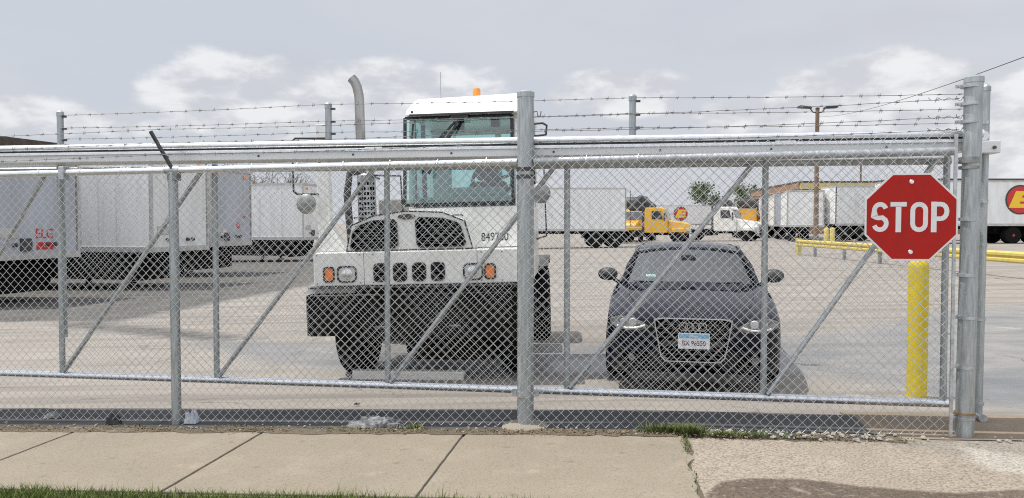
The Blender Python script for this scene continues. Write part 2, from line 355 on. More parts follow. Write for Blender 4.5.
# ------------------------------------------------------------------ terrain
TH = R(8.5); CT, ST = math.cos(TH), math.sin(TH); OY = 5.68      # the fence line frame
def ss(a, b, x):
    t = max(0, min(1, (x - a) / (b - a))); return t * t * (3 - 2 * t)
def zg(x, y):
    tt = x * ST + (y - OY) * CT
    near = -.02 + .034 * max(-7, x) if x < 1 else .014 + .012 * min(8, x) - .012
    xl = max(-25, min(28, x)); lot = -.2 + (.02 if xl < 0 else .017) * xl
    k = ss(.5, 2.3, tt)
    return near * (1 - k) + lot * k
def F2W(s, t): return (s * CT + t * ST, OY - s * ST + t * CT)
def s_at(px, t=0.0):
    k = (px - 512) / FPX
    return (k * (OY + t * CT) - t * ST) / (CT + k * ST)
_p = R(PITCH); _f = Vector((0, math.cos(_p), -math.sin(_p))); _u = Vector((0, math.sin(_p), math.cos(_p)))
def at(px, py, Y):
    d = _f * FPX + Vector((1, 0, 0)) * (px - 512) + _u * (249 - py)
    return Vector((0, 0, CAMZ)) + d * (Y / d.y)
def gp(px, py):
    Y = 10.0
    for _ in range(60):
        p = at(px, py, Y); h = CAMZ - p.z
        if h <= 0: return p
        Y += .7 * (Y * (CAMZ - zg(p.x, p.y)) / h - Y)
    return at(px, py, Y)

def lines(a, b, st): return [a + st * i for i in range(int(round((b - a) / st)) + 1)]
gx = [-3000, -800, -300, -120, -60] + lines(-30, -14, 2)[:-1] + lines(-14, 8, .25) + lines(10, 30, 2) + [60, 120, 300, 800, 3000]
gy = [-60, -20, -8, -2, 2] + lines(3, 15, .25) + lines(16, 30, 2) + [40, 60, 100, 200, 500, 1200, 4000]
mb = MB(); nx = len(gx)
mb.add([(x, y, zg(x, y)) for y in gy for x in gx], [(j * nx + i, j * nx + i + 1, (j + 1) * nx + i + 1, (j + 1) * nx + i) for j in range(len(gy) - 1) for i in range(nx - 1)])
ground_ob = tag(mb.build('ground', M['lot'], recalc=False), kind='structure')
def sdf(poly, x, y):
    ins = False; best = 1e9; n = len(poly)
    for i in range(n):
        ax_, ay_ = poly[i][:2]; bx_, by_ = poly[(i + 1) % n][:2]
        if (ay_ > y) != (by_ > y) and x < (bx_ - ax_) * (y - ay_) / (by_ - ay_) + ax_: ins = not ins
        dx, dy = bx_ - ax_, by_ - ay_; L2 = dx * dx + dy * dy
        k = max(0, min(1, ((x - ax_) * dx + (y - ay_) * dy) / L2)) if L2 else 0
        d = (x - ax_ - dx * k) ** 2 + (y - ay_ - dy * k) ** 2; best = min(best, d)
    return math.sqrt(best) * (1 if ins else -1)
def paint(o, name, polys):
    at_ = o.data.attributes.new(name, 'FLOAT', 'POINT')
    for i, v in enumerate(o.data.vertices):
        at_.data[i].value = max(-2.0, min(2.0, max(sdf(p, v.co.x, v.co.y) for p in polys)))

def sheet(name, poly, m, off, jag=0, seg=.12, kind='structure', cut=None):
    """a sheet lying on the terrain, cut on the terrain's own grid"""
    pts = []
    n = len(poly)
    for i in range(n):
        a = Vector(poly[i][:2]); b = Vector(poly[(i + 1) % n][:2]); k = max(1, int((b - a).length / seg)) if jag else 1
        for j in range(k):
            p = a.lerp(b, j / k)
            if jag:
                q = mnoise.noise_vector(Vector((p.x * 2.3, p.y * 2.3, off * 1000))) + .5 * mnoise.noise_vector(Vector((p.x * 9, p.y * 9, off * 1000))) + .3 * mnoise.noise_vector(Vector((p.x * 31, p.y * 31, off * 1000)))
                p = p + Vector((q.x, q.y)) * jag
            pts.append(p)
    bm = bmesh.new(); bm.faces.new([bm.verts.new((p.x, p.y, 0)) for p in pts])
    bmesh.ops.triangulate(bm, faces=bm.faces[:])
    xs = [p.x for p in pts]; ys = [p.y for p in pts]
    for x in gx:
        if min(xs) < x < max(xs): bmesh.ops.bisect_plane(bm, geom=bm.verts[:] + bm.edges[:] + bm.faces[:], plane_co=(x, 0, 0), plane_no=(1, 0, 0))
    for y in gy:
        if min(ys) < y < max(ys): bmesh.ops.bisect_plane(bm, geom=bm.verts[:] + bm.edges[:] + bm.faces[:], plane_co=(0, y, 0), plane_no=(0, 1, 0))
    if cut:
        (xa, xb), (ya, yb3), stp = cut
        for x in lines(xa, xb, stp): bmesh.ops.bisect_plane(bm, geom=bm.verts[:] + bm.edges[:] + bm.faces[:], plane_co=(x, 0, 0), plane_no=(1, 0, 0))
        for y in lines(ya, yb3, stp): bmesh.ops.bisect_plane(bm, geom=bm.verts[:] + bm.edges[:] + bm.faces[:], plane_co=(0, y, 0), plane_no=(0, 1, 0))
    for v in bm.verts: v.co.z = zg(v.co.x, v.co.y) + off
    bmesh.ops.recalc_face_normals(bm, faces=bm.faces[:])
    if bm.faces and sum(f.normal.z for f in bm.faces) < 0: bmesh.ops.reverse_faces(bm, faces=bm.faces[:])
    me = bpy.data.meshes.new(name); bm.to_mesh(me); bm.free()
    return tag(fin(name, me, m), kind=kind)
def fq(s0, s1, t0, t1): return [F2W(s0, t0), F2W(s1, t0), F2W(s1, t1), F2W(s0, t1)]
GP = lambda L_: [gp(*q)[:2] for q in L_]
# asphalt lane across the yard mouth, asphalt strip under the gate with the header's shadow in its colour, soil, apron
LANE = GP([(180, 338), (330, 345), (600, 345), (780, 338), (860, 330), (940, 312), (1100, 296)]) + [(14, 6.3), (14, 4.6)] + GP([(1060, 412), (985, 409), (930, 396), (880, 386), (830, 378), (775, 374), (690, 380), (600, 376), (560, 374), (480, 378), (330, 370), (250, 360)])
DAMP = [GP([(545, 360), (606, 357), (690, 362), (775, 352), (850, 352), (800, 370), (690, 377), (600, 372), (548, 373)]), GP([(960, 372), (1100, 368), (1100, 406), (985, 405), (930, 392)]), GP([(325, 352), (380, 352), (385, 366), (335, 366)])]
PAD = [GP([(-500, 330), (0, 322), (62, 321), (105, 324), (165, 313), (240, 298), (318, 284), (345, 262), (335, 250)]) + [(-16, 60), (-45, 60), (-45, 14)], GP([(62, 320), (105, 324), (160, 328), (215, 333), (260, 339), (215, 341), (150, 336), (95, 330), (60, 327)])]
paint(ground_ob, 'lane', [LANE]); paint(ground_ob, 'damp', DAMP); paint(ground_ob, 'pad', PAD)

sheet('shaded_asphalt_strip', fq(-9, s_at(868, .2), -.20, .47), M['asphalt_shaded'], .008, .05)
sheet('soil', fq(s_at(868, .2) - .05, 4.6, -.10, .62), M['dirt_light'], .0045, .03)
sheet('dirt_verge', fq(-9, 1.20, -.285, -.15), M['dirt'], .019, .05, .04)
sheet('verge_soil', fq(1.1, 2.7, -.24, -.02), M['dirt'], .0068, .06, .05)
sheet('crack_soil', fq(1.17, 1.30, -3, -.2), M['dirt'], .003)
apron = sheet('driveway_apron', fq(1.255, 6.5, -2.6, -.15), M['apron'], .005, .03, .05, cut=((.6, 5.0), (3.4, 5.6), .06))
paint(apron, 'cement', [GP([(860, 434), (905, 428), (955, 429), (1015, 438), (1060, 452), (1010, 462), (960, 460), (930, 452), (895, 446)])])
paint(apron, 'pale', [GP([(962, 448), (1000, 453), (1060, 460), (1060, 476), (1010, 474), (975, 467)]), GP([(868, 434), (930, 431), (950, 435), (900, 440)])])
paint(apron, 'wet', [GP([(706, 502), (712, 490), (722, 483), (750, 479), (800, 480), (850, 486), (905, 491), (960, 494), (1030, 490), (1080, 492), (1100, 560), (700, 560)])])
sheet('turf', fq(-12, 1.1, -9, -1.55), M['turf'], .008)
# sidewalk slabs (real slabs with joints between them)
mb = MB()
for (s0, s1) in ((-9.6, -8.07), (-8.05, -6.52), (-6.50, -4.97), (-4.95, -3.42), (-3.40, -1.87), (-1.85, -.32), (-.30, 1.235)):
    n = 7
    ed = [(s0 + (s1 - s0) * i / n, -1.52) for i in range(n + 1)] + [(s1, -1.52 + 1.27 * i / 20) for i in range(1, 20)] + [(s1 - (s1 - s0) * i / n, -.25) for i in range(n + 1)] + [(s0, -.25 - 1.27 * i / 20) for i in range(1, 20)]
    top = []
    for s, t in ed:
        if s1 > 1.2 and s > 1.1: s += .05 * mnoise.noise(Vector((0, t * 6, 1))) + .02 * mnoise.noise(Vector((0, t * 25, 1)))
        s += .004 * mnoise.noise(Vector((s * 9, t * 14, 4)))
        t += .006 * mnoise.noise(Vector((s * 7, t * 3, 2)))
        x, y = F2W(s, t); top.append((x, y, zg(x, y) + .016))
    m_ = len(top)
    mb.add(top + [(x, y, z - .12) for x, y, z in top], [tuple(range(m_))] + [((i + 1) % m_, i, m_ + i, m_ + (i + 1) % m_) for i in range(m_)])
tag(mb.build('sidewalk', M['walk'], bevel=.006), kind='structure')

# ------------------------------------------------------------------ chain link mesh
def chainlink(s0, s1, t, z0, z1, slope=0.0, r=.0021, zf=None, top_s=None):
    hw = .0359; vs = []; fs = []; n = int((s1 - s0) / hw)
    for i in range(n):
        x = s0 + i * hw; zb = z0 + slope * x; nz = int((z1 - z0) / hw); k0 = len(vs)
        sag = .006 * mnoise.noise(Vector((x * .9, 0, t * 9)))
        for j in range(nz + 1):
            xx = x + (hw if (j + i) % 2 else 0) + .0015 * mnoise.noise(Vector((x * 3, j * .3, 5)))
            yy = t + (.0022 if (j + i) % 2 else -.0022) + .012 * mnoise.noise(Vector((x * .8, j * .09, t * 7)))
            zz = zb + j * hw + sag; 
            vs += [(xx + 1.41 * r, yy, zz), (xx, yy + r, zz), (xx - 1.41 * r, yy, zz), (xx, yy - r, zz)]
        for j in range(nz):
            a = k0 + j * 4
            fs += [(a + k, a + (k + 1) % 4, a + 4 + (k + 1) % 4, a + 4 + k) for k in range(4)]
    mb = MB(); mb.v = vs; mb.f = fs; return mb
def barbed(mb, s0, z0, s1, z1, t0, t1=None, sag=.012):
    t1 = t0 if t1 is None else t1; n = max(4, int(abs(s1 - s0) / .06)); pts = []
    for i in range(n + 1):
        u = i / n
        pts.append(Vector((s0 + (s1 - s0) * u, t0 + (t1 - t0) * u + .002 * math.sin(i * 1.7), z0 + (z1 - z0) * u - sag * 4 * u * (1 - u) + .003 * mnoise.noise(Vector((s0 + u * 30, z0 * 9, 0))))))
    mb.tube(pts, .0021, 5)
    d = 0; step = .127; k = random.random() * step; Ltot = abs(s1 - s0)
    while k < Ltot:
        u = k / Ltot; i = min(n - 1, int(u * n)); p = pts[i].lerp(pts[i + 1], u * n - i)
        for q in range(2):
            a = random.random() * 3.14; o = Vector((.006 * (q * 2 - 1), 0, 0)); dd = Vector((.25, math.cos(a), math.sin(a))).normalized() * .017
            mb.tube([p + o - dd, p + o + dd], .0014, 4)
        mb.tube([p - Vector((.011, 0, 0)), p + Vector((.011, 0, 0))], .0042, 5)
        k += step * (.93 + .14 * random.random())
    return mb

FR = (0, 0, -TH)
zF = lambda s: .02 * s
# ---- fixed fence
fence = thing('chain_link_fence', 'galvanised chain link fence with steel posts and slanted barbed wire strands, nearest the sidewalk', 'fence', (0, OY, 0), FR)
sP1, sP2, sP3 = s_at(174), s_at(525.5), s_at(968)
def post(s, t, z0, z1, r, par, nm, m=M['galv_post'], cap=True, lean=0):
    mb = MB().tube([(s, t, z0), (s + lean, t, z1)], r, 20)
    if cap: mb.lathe([(r + .004, 0), (r + .004, .035), (r * .8, .045), (r * .3, .052)], (s + lean, t, z1 - .03), n=20)
    return mb.build(nm, m, par, smooth=40)
zP1 = CAMZ + (223.6 - 172) * 6.08 / FPX
post(sP1, 0, -.15, zP1, .037, fence, 'fence_post', cap=False)
p2 = post(sP2, 0, -.1, 1.5 + (223.6 - 94) * 5.66 / FPX, .062, fence, 'fence_post')
p3 = post(sP3, 0, -.05, 1.5 + (223.6 - 79) * 5.2 / FPX, .058, fence, 'gate_post', lean=.018)
MB().lathe([(.0, -.03), (.19, -.03), (.17, .012), (.11, .03), (.0, .03)], (sP2, -.01, -.012), n=22).build('footing', M['cement'], fence, smooth=50)
# clamps and bands
def band(s, z, r, par, m=M['galv'], h=.022, nm='band'):
    mb = MB().lathe([(r, -h / 2), (r + .004, -h / 2), (r + .004, h / 2), (r, h / 2)], (s, 0, z), n=20)
    mb.box(s - r - .035, s - r + .004, -.008, .008, z - h / 2, z + h / 2)
    mb.tube([(s - r - .02, -.02, z), (s - r - .02, .02, z)], .006, 6)
    return mb.build(nm, m, par, smooth=40)
for z in (2.43, 2.31, 2.19, 1.93, 1.53, 1.15, .86, .52, .17): band(sP3, z, .0605, p3)
mb = MB().lathe([(.061, -.02), (.068, -.02), (.068, .02), (.061, .02)], (sP3, 0, 1.93), n=20).lathe([(.061, -.06), (.066, -.06), (.066, -.04), (.061, -.04)], (sP3, 0, 1.93), n=20); mb.build('hinge_collar', M['galv_dull'], p3, smooth=40)
band(sP3, .20, .062, p3, M['rust'], .012, 'tie_wire')
for z in (1.90, 1.845): MB().lathe([(.063, -.014), (.068, -.014), (.068, .014), (.063, .014)], (sP2, 0, z), n=20).build('clamp', M['dark_steel'], p2, smooth=40)
mb = MB().lathe([(.063, -.02), (.069, -.02), (.069, .02), (.063, .02)], (sP2, 0, .235), n=20).box(sP2 - .10, sP2 + .10, -.01, .03, .215, .26); mb.build('clamp', M['galv'], p2, smooth=40)
# top rail follows the grade
zr = lambda s: 1.955 + .012 * s
mb = MB()
mb.tube([(-8, -.005, zr(-8)), (sP1 - .02, -.005, zr(sP1))], .026, 14); mb.tube([(sP1 + .02, -.005, zr(sP1)), (sP2 - .062, -.005, zr(sP2))], .026, 14)
mb.build('top_rail', M['galv_bright'], fence, smooth=40)
MB().tube([(sP2 + .062, -.005, zr(sP2)), (sP3 - .10, -.005, zr(sP3) + .0)], .029, 14).build('top_rail', M['galv'], fence, smooth=40)
MB().tube([(sP1 - .06, -.005, zr(sP1)), (sP1 + .06, -.005, zr(sP1))], .031, 14).build('rail_sleeve', M['galv'], fence, smooth=40)
mb = MB(); sc = s_at(66); mb.box(sc - .028, sc + .022, -.045, .03, zr(sc) - .06, zr(sc) + .05, None); mb.build('rail_clip', M['galv'], fence, bevel=.008)
mb = chainlink(-8, sP2 - .07, -.035, .0, 1.99, .026, .0019); mb.build('wire_mesh', M['wire'], fence, recalc=False).data.shade_smooth()
mb = chainlink(sP2 - .05, sP3 - .12, -.072, .0, 2.08, .02, .0019); mb.build('wire_mesh', M['wire'], fence, recalc=False).data.shade_smooth()
MB().box(sP3 - .128, sP3 - .108, -.085, -.07, .05, 2.10).build('tension_bar', M['galv'], fence)
for i in range(24):
    s = -7.6 + i * .37
    if s < sP3 - .3: MB().tube([(s, -.045, zr(s) - .03), (s + .008, -.05, zr(s)), (s + .012, -.02, zr(s) + .036), (s + .014, .03, zr(s) + .01)], .0025, 5).build('tie_wire', M['wire'], fence)
# slanted barb arm on the thin post
zt = zP1 - .02
arm = MB(); pA = Vector((sP1 + .02, 0, zt)); pB = Vector((sP1 - .11, -.12, zt + .33))
arm.bar(pA, pB, .035, .018); arm.build('barb_arm', M['dark_steel'], fence, bevel=.003)
MB().box(sP1 - .035, sP1 + .05, -.035, .035, zt - .05, zt + .02).build('arm_bracket', M['galv_dull'], fence, bevel=.006)
# front barbed wire strands
mb = MB()
def zs(y, px, t=0): 
    s = s_at(px, t); x, yy = F2W(s, t); return s, CAMZ + (223.6 - y) * yy / FPX
for (yl, ym, yr) in ((134.5, 118, 99.5), (148, 132, 117.5), (160, 143, 130)):
    sA, zA = zs(yl, -60, -.1); sA, zA = zs(yl + (yl - ym) * .1, -60, -.1); sM, zM = zs(ym, 525); sR, zR = zs(yr, 957)
    s1_, z1_ = zs(yl - (yl - ym) * .3, 165, -.1)
    barbed(mb, sA - 3, zA - .06, s1_, z1_, -.10); barbed(mb, s1_, z1_, sM - .06, zM, -.10, -.0); barbed(mb, sM + .06, zM, sR, zR, 0)
    mb.tube([(sR - .02 + .012 * i, .02 * math.sin(i * 1.8), zR + .018 * math.cos(i * 1.8)) for i in range(8)], .0022, 5)
    mb.tube([(sR - .20 + .02 * i, .012 * math.sin(i * 2.1), zR + .012 * math.cos(i * 1.9)) for i in range(10)], .0022, 5)
mb.build('barbed_wire', M['barb'], fence)
MB().tube([(sP2 + .06, 0, 2.32), (sP2 + .085, 0, 2.325), (sP2 + .09, 0, 2.29), (sP2 + .11, 0, 2.29), (sP2 + .115, 0, 2.325)], .0035, 6).build('wire_hook', M['dark_steel'], fence)

# ---- sliding gate behind
TG = .42
gate = thing('sliding_gate', 'wide cantilever slide gate with diagonal braces, box track and upright barbed wire extensions', 'gate', F2W(0, TG) + (0,), FR)
gate.location = (F2W(0, TG)[0], F2W(0, TG)[1], 0)
def gs(px): return s_at(px, TG)
zb, ztop = .170, 2.00
GL = -8.0; GRt = gs(948)
verts_px = [60, 215, 387, 567, 765, 946]
vs_ = [gs(p) for p in verts_px]; vs_ = [vs_[0] - 1.30 * (2 - i) for i in range(2)] + vs_
MB().tube([(GL, 0, zb), (GRt + .02, 0, zb)], .031, 14).build('bottom_tube', M['galv_bright'], gate, smooth=40)
MB().tube([(GL, .03, ztop - .035), (GRt + .02, .03, ztop - .035)], .031, 14).build('top_tube', M['galv'], gate, smooth=40)
for s in vs_:
    MB().tube([(s, 0, zb), (s, .01, ztop)], .024, 12).build('upright', M['galv_post'], gate, smooth=40)
for a, b in zip(vs_[:-1], vs_[1:]):
    MB().tube([(a + .03, -.02, zb + .03), (b - .09, -.02, ztop - .04)], .020, 12).build('brace', M['galv'], gate, smooth=40)
chainlink(vs_[2], vs_[-1], .035, .14, 1.98, 0, .0013).build('wire_mesh', M['wire'], gate, recalc=False).data.shade_smooth()
# header: enclosed box track with tubes on its face
tr = MB().box(GL, GRt + .03, -.33, .0, 2.005, 2.075); tr.build('box_track', M['track'], gate, bevel=.006)
MB().box(GL, GRt + .03, -.348, -.332, 2.060, 2.083).build('track_lip', M['galv_bright'], gate, bevel=.003)
MB().box(GL, GRt + .03, -.335, -.02, 2.083, 2.091).build('track_cover', M['dark_steel'], gate)
MB().tube([(GL, -.31, 2.122), (GRt + .09, -.31, 2.122)], .030, 14).build('roller_tube', M['galv_bright'], gate, smooth=40)
for i in range(14):
    s = GL + .5 + i * .78
    if s < GRt: MB().lathe([(0, -.006), (.008, -.006), (.009, 0)], (s, -.331, 2.035), 'y', 8).build('bolt', M['dark_steel'], gate)
for px in (388, 775): s = gs(px); MB().box(s - .07, s + .07, -.353, -.348, 2.062, 2.09).build('splice_plate', M['galv_bright'], gate, bevel=.002)
su = [gs(60), gs(328), gs(632)]
for s, y in zip(su, (113, 105, 97)):
    x, yy = F2W(s, TG); zt_ = CAMZ + (223.6 - y) * yy / FPX
    o = post(s, .03, 2.02 if s != su[0] else .5, zt_, .027, gate, 'barb_upright')
    mb = MB()
    for z in (zt_ - .035, zt_ - .14, zt_ - .24): mb.box(s + .02, s + .06, .02, .035, z - .008, z + .008)
    mb.build('wire_clip', M['dark_steel'], o)
mb = MB()
pl = [gs(60), gs(328), gs(632), s_at(963, .2)]
for ys in ((116, 105, 98.5, 93), (128.5, 121.5, 114, 108), (139.5, 132.5, 128, 122)):
    Z = []
    for s, y, px in zip(pl, ys, (60, 328, 632, 963)):
        x, yy = F2W(s, TG if px < 900 else .1); Z.append(CAMZ + (223.6 - y) * yy / FPX)
    for i in range(3): barbed(mb, pl[i] + .02, Z[i], pl[i + 1], Z[i + 1], 0.0 if i < 2 else 0, 0.0 if i < 2 else -.25, .008)
mb.build('barbed_wire', M['barb'], gate)

# ---- receiver post behind the gate post
xr = at(978, 413, 5.66)
rp = thing('receiver_post', 'thinner galvanised post with a boxy gate bracket, right behind the thick end post', 'post', (xr.x, xr.y, zg(xr.x, xr.y)), FR)
hr = at(978, 87, 5.66).z - rp.location.z
MB().tube([(0, 0, .05), (.01, 0, hr)], .029, 18).lathe([(.033, 0), (.033, .03), (.02, .045)], (.01, 0, hr - .03), n=18).build('pole', M['galv_post'], rp, smooth=40)
bz = at(978, 148, 5.6).z - rp.location.z
MB().box(-.10, .075, -.10, .04, bz - .04, bz + .05).build('roller_box', M['track'], rp, bevel=.006)
MB().tube([(.03, -.115, bz), (.03, -.10, bz)], .012, 8).build('bolt', M['dark_steel'], rp)
MB().lathe([(.0, -.02), (.035, -.02), (.035, .02), (0, .02)], (-.03, -.06, bz + .09), 'y', 14).build('roller', M['lens'], rp, smooth=40)
for z in (.12, .75, 1.3, 1.62, 2.2): MB().lathe([(.030, -.012), (.036, -.012), (.036, .012), (.030, .012)], (.003, 0, z), n=18).box(-.06, -.03, -.01, .01, z - .012, z + .012).build('band', M['galv'], rp, smooth=40)
MB().tube([(-.01, -.03, .03), (-.01, -.11, .03)], .03, 12).build('guide_wheel', M['galv'], rp, smooth=40)

# ---- stop sign
Ys = OY - s_at(911, -.1) * ST - .115
c = at(911, 217, 5.13)
sign = thing('stop_sign', 'red octagonal STOP sign with white border bolted to the fence mesh', 'sign', c, (0, 0, -TH))
def octo(r, k=8): return [(r * math.cos(R(22.5 + 45 * i)), r * math.sin(R(22.5 + 45 * i))) for i in range(8)]
RO = .293 / math.cos(R(22.5))
MB().prism(octo(RO), -.001, .002).build('sign_plate', M['sign_white'], sign, bevel=.0006)
MB().prism(octo(RO - .013), -.0025, -.0012).build('red_face', M['red'], sign)
def stroke(name, paths, w, m, par, y0, y1):
    mb = MB()
    for pts in paths:
        closed = pts[0] == pts[-1]; P_ = [Vector(p) for p in (pts[:-1] if closed else pts)]; n = len(P_); Lf = []; Rt = []
        for i in range(n):
            a = P_[(i - 1) % n] if (closed or i > 0) else P_[0]; b_ = P_[(i + 1) % n] if (closed or i < n - 1) else P_[-1]
            d = (b_ - a).normalized(); q = Vector((-d.y, d.x)) * w / 2
            if (closed or 0 < i < n - 1):
                e = (b_ - P_[i]).normalized(); c = max(.5, d.dot(e)); q = q / c if c < .99 else q
            Lf.append(P_[i] + q); Rt.append(P_[i] - q)
        vs = [(p.x, y, p.y) for y in (y0, y1) for p in Lf + Rt]; f_ = []
        for i in range(n if closed else n - 1):
            j = (i + 1) % n; f_ += [(i, j, n + j, n + i), (2 * n + i, 3 * n + i, 3 * n + j, 2 * n + j), (i, 2 * n + i, 2 * n + j, j), (n + i, n + j, 3 * n + j, 3 * n + i)]
        mb.add(vs, f_)
    mb.v = [(x * .96, y, z * .97) for x, y, z in mb.v]
    return mb.build(name, m, par)
def arc(cx, cz, rx, rz, a0, a1, n=8): return [(cx + rx * math.cos(R(a0 + (a1 - a0) * i / n)), cz + rz * math.sin(R(a0 + (a1 - a0) * i / n))) for i in range(n + 1)]
hh_ = .088; ro_ = .042
Spth = arc(-.204, hh_ - .044, .039, .044, 20, 180, 9) + arc(-.196, .044 - .036, .049, .016, 200, 250, 3) + arc(-.205, -.016, .046, .02, 65, 20, 3)[:0] + [(-.19, -.004)] + arc(-.204, -hh_ + .044, .041, .044, 30, -160, 11)
Opth = arc(.052, hh_ - ro_, ro_, ro_, 0, 180, 8) + arc(.052, -hh_ + ro_, ro_, ro_, 180, 360, 8); Opth.append(Opth[0])
Ppth = [(.148, .0 - .012), (.19, -.012)] + arc(.192, .038, .040, .050, -90, 90, 8) + [(.148, hh_)]
stroke('letter', [Spth], .031, M['sign_white'], sign, -.0036, -.0026)
stroke('letter', [[(-.137, hh_), (-.03, hh_)]], .031, M['sign_white'], sign, -.0036, -.0026); stroke('letter_stem', [[(-.0835, hh_ - .018), (-.0835, -hh_ - .017)]], .036, M['sign_white'], sign, -.0036, -.0026)
stroke('letter', [Opth], .031, M['sign_white'], sign, -.0036, -.0026)
stroke('letter', [Ppth], .031, M['sign_white'], sign, -.0037, -.0026); stroke('letter_stem', [[(.148, hh_ + .017), (.148, -hh_ - .017)]], .036, M['sign_white'], sign, -.0040, -.0026)
for z in (.235, -.235):
    MB().lathe([(.0, -.006), (.012, -.006), (.016, 0), (.0, 0)], (.0, -.003, z), 'y', 14).build('bolt', M['galv_bright'], sign, smooth=40)
mb = MB(); mb.box(-.03, .03, .003, .02, .2, .27).box(-.03, .03, .003, .02, -.27, -.2); mb.build('back_clamp', M['galv'], sign)

# ---- bollard behind the fence
b = gp(916.5, 398)
bo = thing('bollard', 'tall solid yellow steel bollard standing behind the mesh under the stop sign', 'bollard', (b.x, b.y, b.z - .01))
MB().lathe([(.086, 0), (.086, 1.22), (.08, 1.26), (.06, 1.285), (.02, 1.292)], (0, 0, 0), n=28).build('post', M['yellow'], bo, smooth=40)
MB().lathe([(.0, .002), (.17, .002), (.15, .016), (.10, .028)], (0, 0, 0), n=20).build('footing', M['cement'], bo, smooth=40)

# ------------------------------------------------------------------ wheels
def wheel(par, x, y, r, w, side, rimm, tyre=M['rubber'], n=28, lugs=8, rimr=.55, dish=.06):
    """axis along local x; side=+1 outer face at +x"""
    wh = MB().lathe([(r * rimr, -w / 2), (r * .93, -w / 2), (r, -w / 2 + .03), (r, -.02), (r - .012, -.018), (r - .012, .018), (r, .02), (r, w / 2 - .03), (r * .93, w / 2), (r * rimr, w / 2)], (x, y, r), 'x', n).build('tyre', tyre, None, smooth=30)
    mb = MB(); o = side * w / 2
    pr = [(r * rimr + .004, o * .2), (r * rimr + .004, o * .98), (r * rimr - .02, o * .98), (r * rimr - .045, o - side * dish), (r * .22, o - side * dish), (r * .2, o - side * dish * .1), (r * .06, o)]
    mb.lathe(pr, (x, y, r), 'x', n)
    for k in range(lugs):
        a = 2 * math.pi * k / lugs; yy, zz = y + r * .33 * math.cos(a), r + r * .33 * math.sin(a)
        mb.tube([(x + o - side * dish, yy, zz), (x + o - side * (dish - .03), yy, zz)], r * .035, 6)
    rim = mb.build('rim', rimm, None, smooth=30)
    holder = bpy.data.objects.new('wheel', None)
    # tyre is the part, rim its sub-part
    wh.name = 'wheel'; wh.parent = par; rim.parent = wh
    bpy.data.objects.remove(holder)
    return wh

# ------------------------------------------------------------------ yard tractor
tx, ty = -.928, 8.1
TR = thing('yard_tractor', 'white terminal tractor with offset glazed cab, amber beacon and tall exhaust stack', 'truck', (tx, ty, zg(tx, ty) - .01), (0, R(-1.5), R(-4.0)))
H = lambda y, Z: 1.72 + (223.6 - y) * Z / FPX
LX = lambda px, Z: (px - 512) * Z / FPX + .953
Wm = M['white']
# front panel with lamps and grille slots (openings are flat panels, their inner shade put into the colour)
fp = MB().prism(rrect(.0, 1.265, 2.34, .36, .04), 0, .72).build('front_panel', Wm, TR, bevel=.012)
def slot(px, py, w, h, r, nm, m, depth=.0, frame=M['black_gloss'], par=None):
    x, z = LX(px, 8.08), H(py, 8.08)
    mb = MB(); ringpoly(mb, rrect(x, z, w + .025, h + .025, r + .008), rrect(x, z, w - .01, h - .01, r), -.012, .002)
    fr = mb.build(nm, frame, par or TR)
    MB().prism(rrect(x, z, w, h, r), -.004, .0015).build('lens' if m is not M['void'] else 'grille', m, fr)
    return x, z, fr
for px in (380, 400, 419.5, 438.5):
    x, z, fr = slot(px, 271, .125, .175, .035, 'grille_slot', M['void'], par=fp)
    mb = MB()
    for k in range(5): mb.box(x - .055, x + .055, -.009, -.005, z - .07 + k * .034, z - .062 + k * .034)
    mb.build('slats', M['black'], fr)
for px in (345.5, 474):
    x, z, fr = slot(px, 272, .19, .155, .045, 'headlight', M['lens'], par=fp)
    mb = MB().lathe([(.055, 0), (.06, -.008), (.04, -.012), (.01, -.013)], (x, -.004, z), 'y', 18); mb.build('bulb_reflector', M['chrome'], fr, smooth=40)
for px in (327, 491): slot(px, 272, .10, .145, .028, 'marker_lamp', M['orange'], par=fp)
# hood with two dark mesh windows and a seal line
hp = [(-.815, 1.445), (-.76, 1.73), (-.52, 1.83), (-.15, 1.872), (.24, 1.85), (.48, 1.75), (.56, 1.445)]
hd = MB().prism(hp, .03, .62).build('hood', Wm, TR, bevel=.02)
mb = MB(); ins = [(-.80, 1.458), (-.745, 1.72), (-.51, 1.815), (-.15, 1.857), (.235, 1.835), (.465, 1.74), (.545, 1.458)]
ringpoly(mb, hp, ins, .022, .029); mb.build('seal', M['black'], hd)
for pts in ([(-.755, 1.50), (-.725, 1.66), (-.66, 1.72), (-.52, 1.765), (-.30, 1.775), (-.265, 1.74), (-.255, 1.52), (-.29, 1.485), (-.72, 1.475)],
            [(-.035, 1.52), (-.045, 1.75), (.0, 1.79), (.24, 1.775), (.385, 1.73), (.42, 1.69), (.47, 1.53), (.44, 1.49), (-.0, 1.485)]):
    cx = sum(p[0] for p in pts) / 9; cz = sum(p[1] for p in pts) / 9
    mb = MB(); ringpoly(mb, [(cx + (x - cx) * 1.05, cz + (z - cz) * 1.08) for x, z in pts], pts, .008, .028); fr = mb.build('vent_frame', M['black_gloss'], hd)
    MB().prism(pts, .020, .027).build('vent_screen', M['void'], fr)
    mb = MB(); x0 = min(p[0] for p in pts) + .03; x1 = max(p[0] for p in pts) - .04
    for k in range(7): mb.box(x0 + .02, x1, .014, .019, 1.51 + k * .034, 1.516 + k * .034)
    mb.build('vent_slats', M['plastic'], fr)
MB().prism([(-.148 + .095 * math.cos(R(a)), 1.807 + .028 * math.sin(R(a))) for a in range(0, 360, 20)], .012, .028).build('badge', M['dark_steel'], hd)
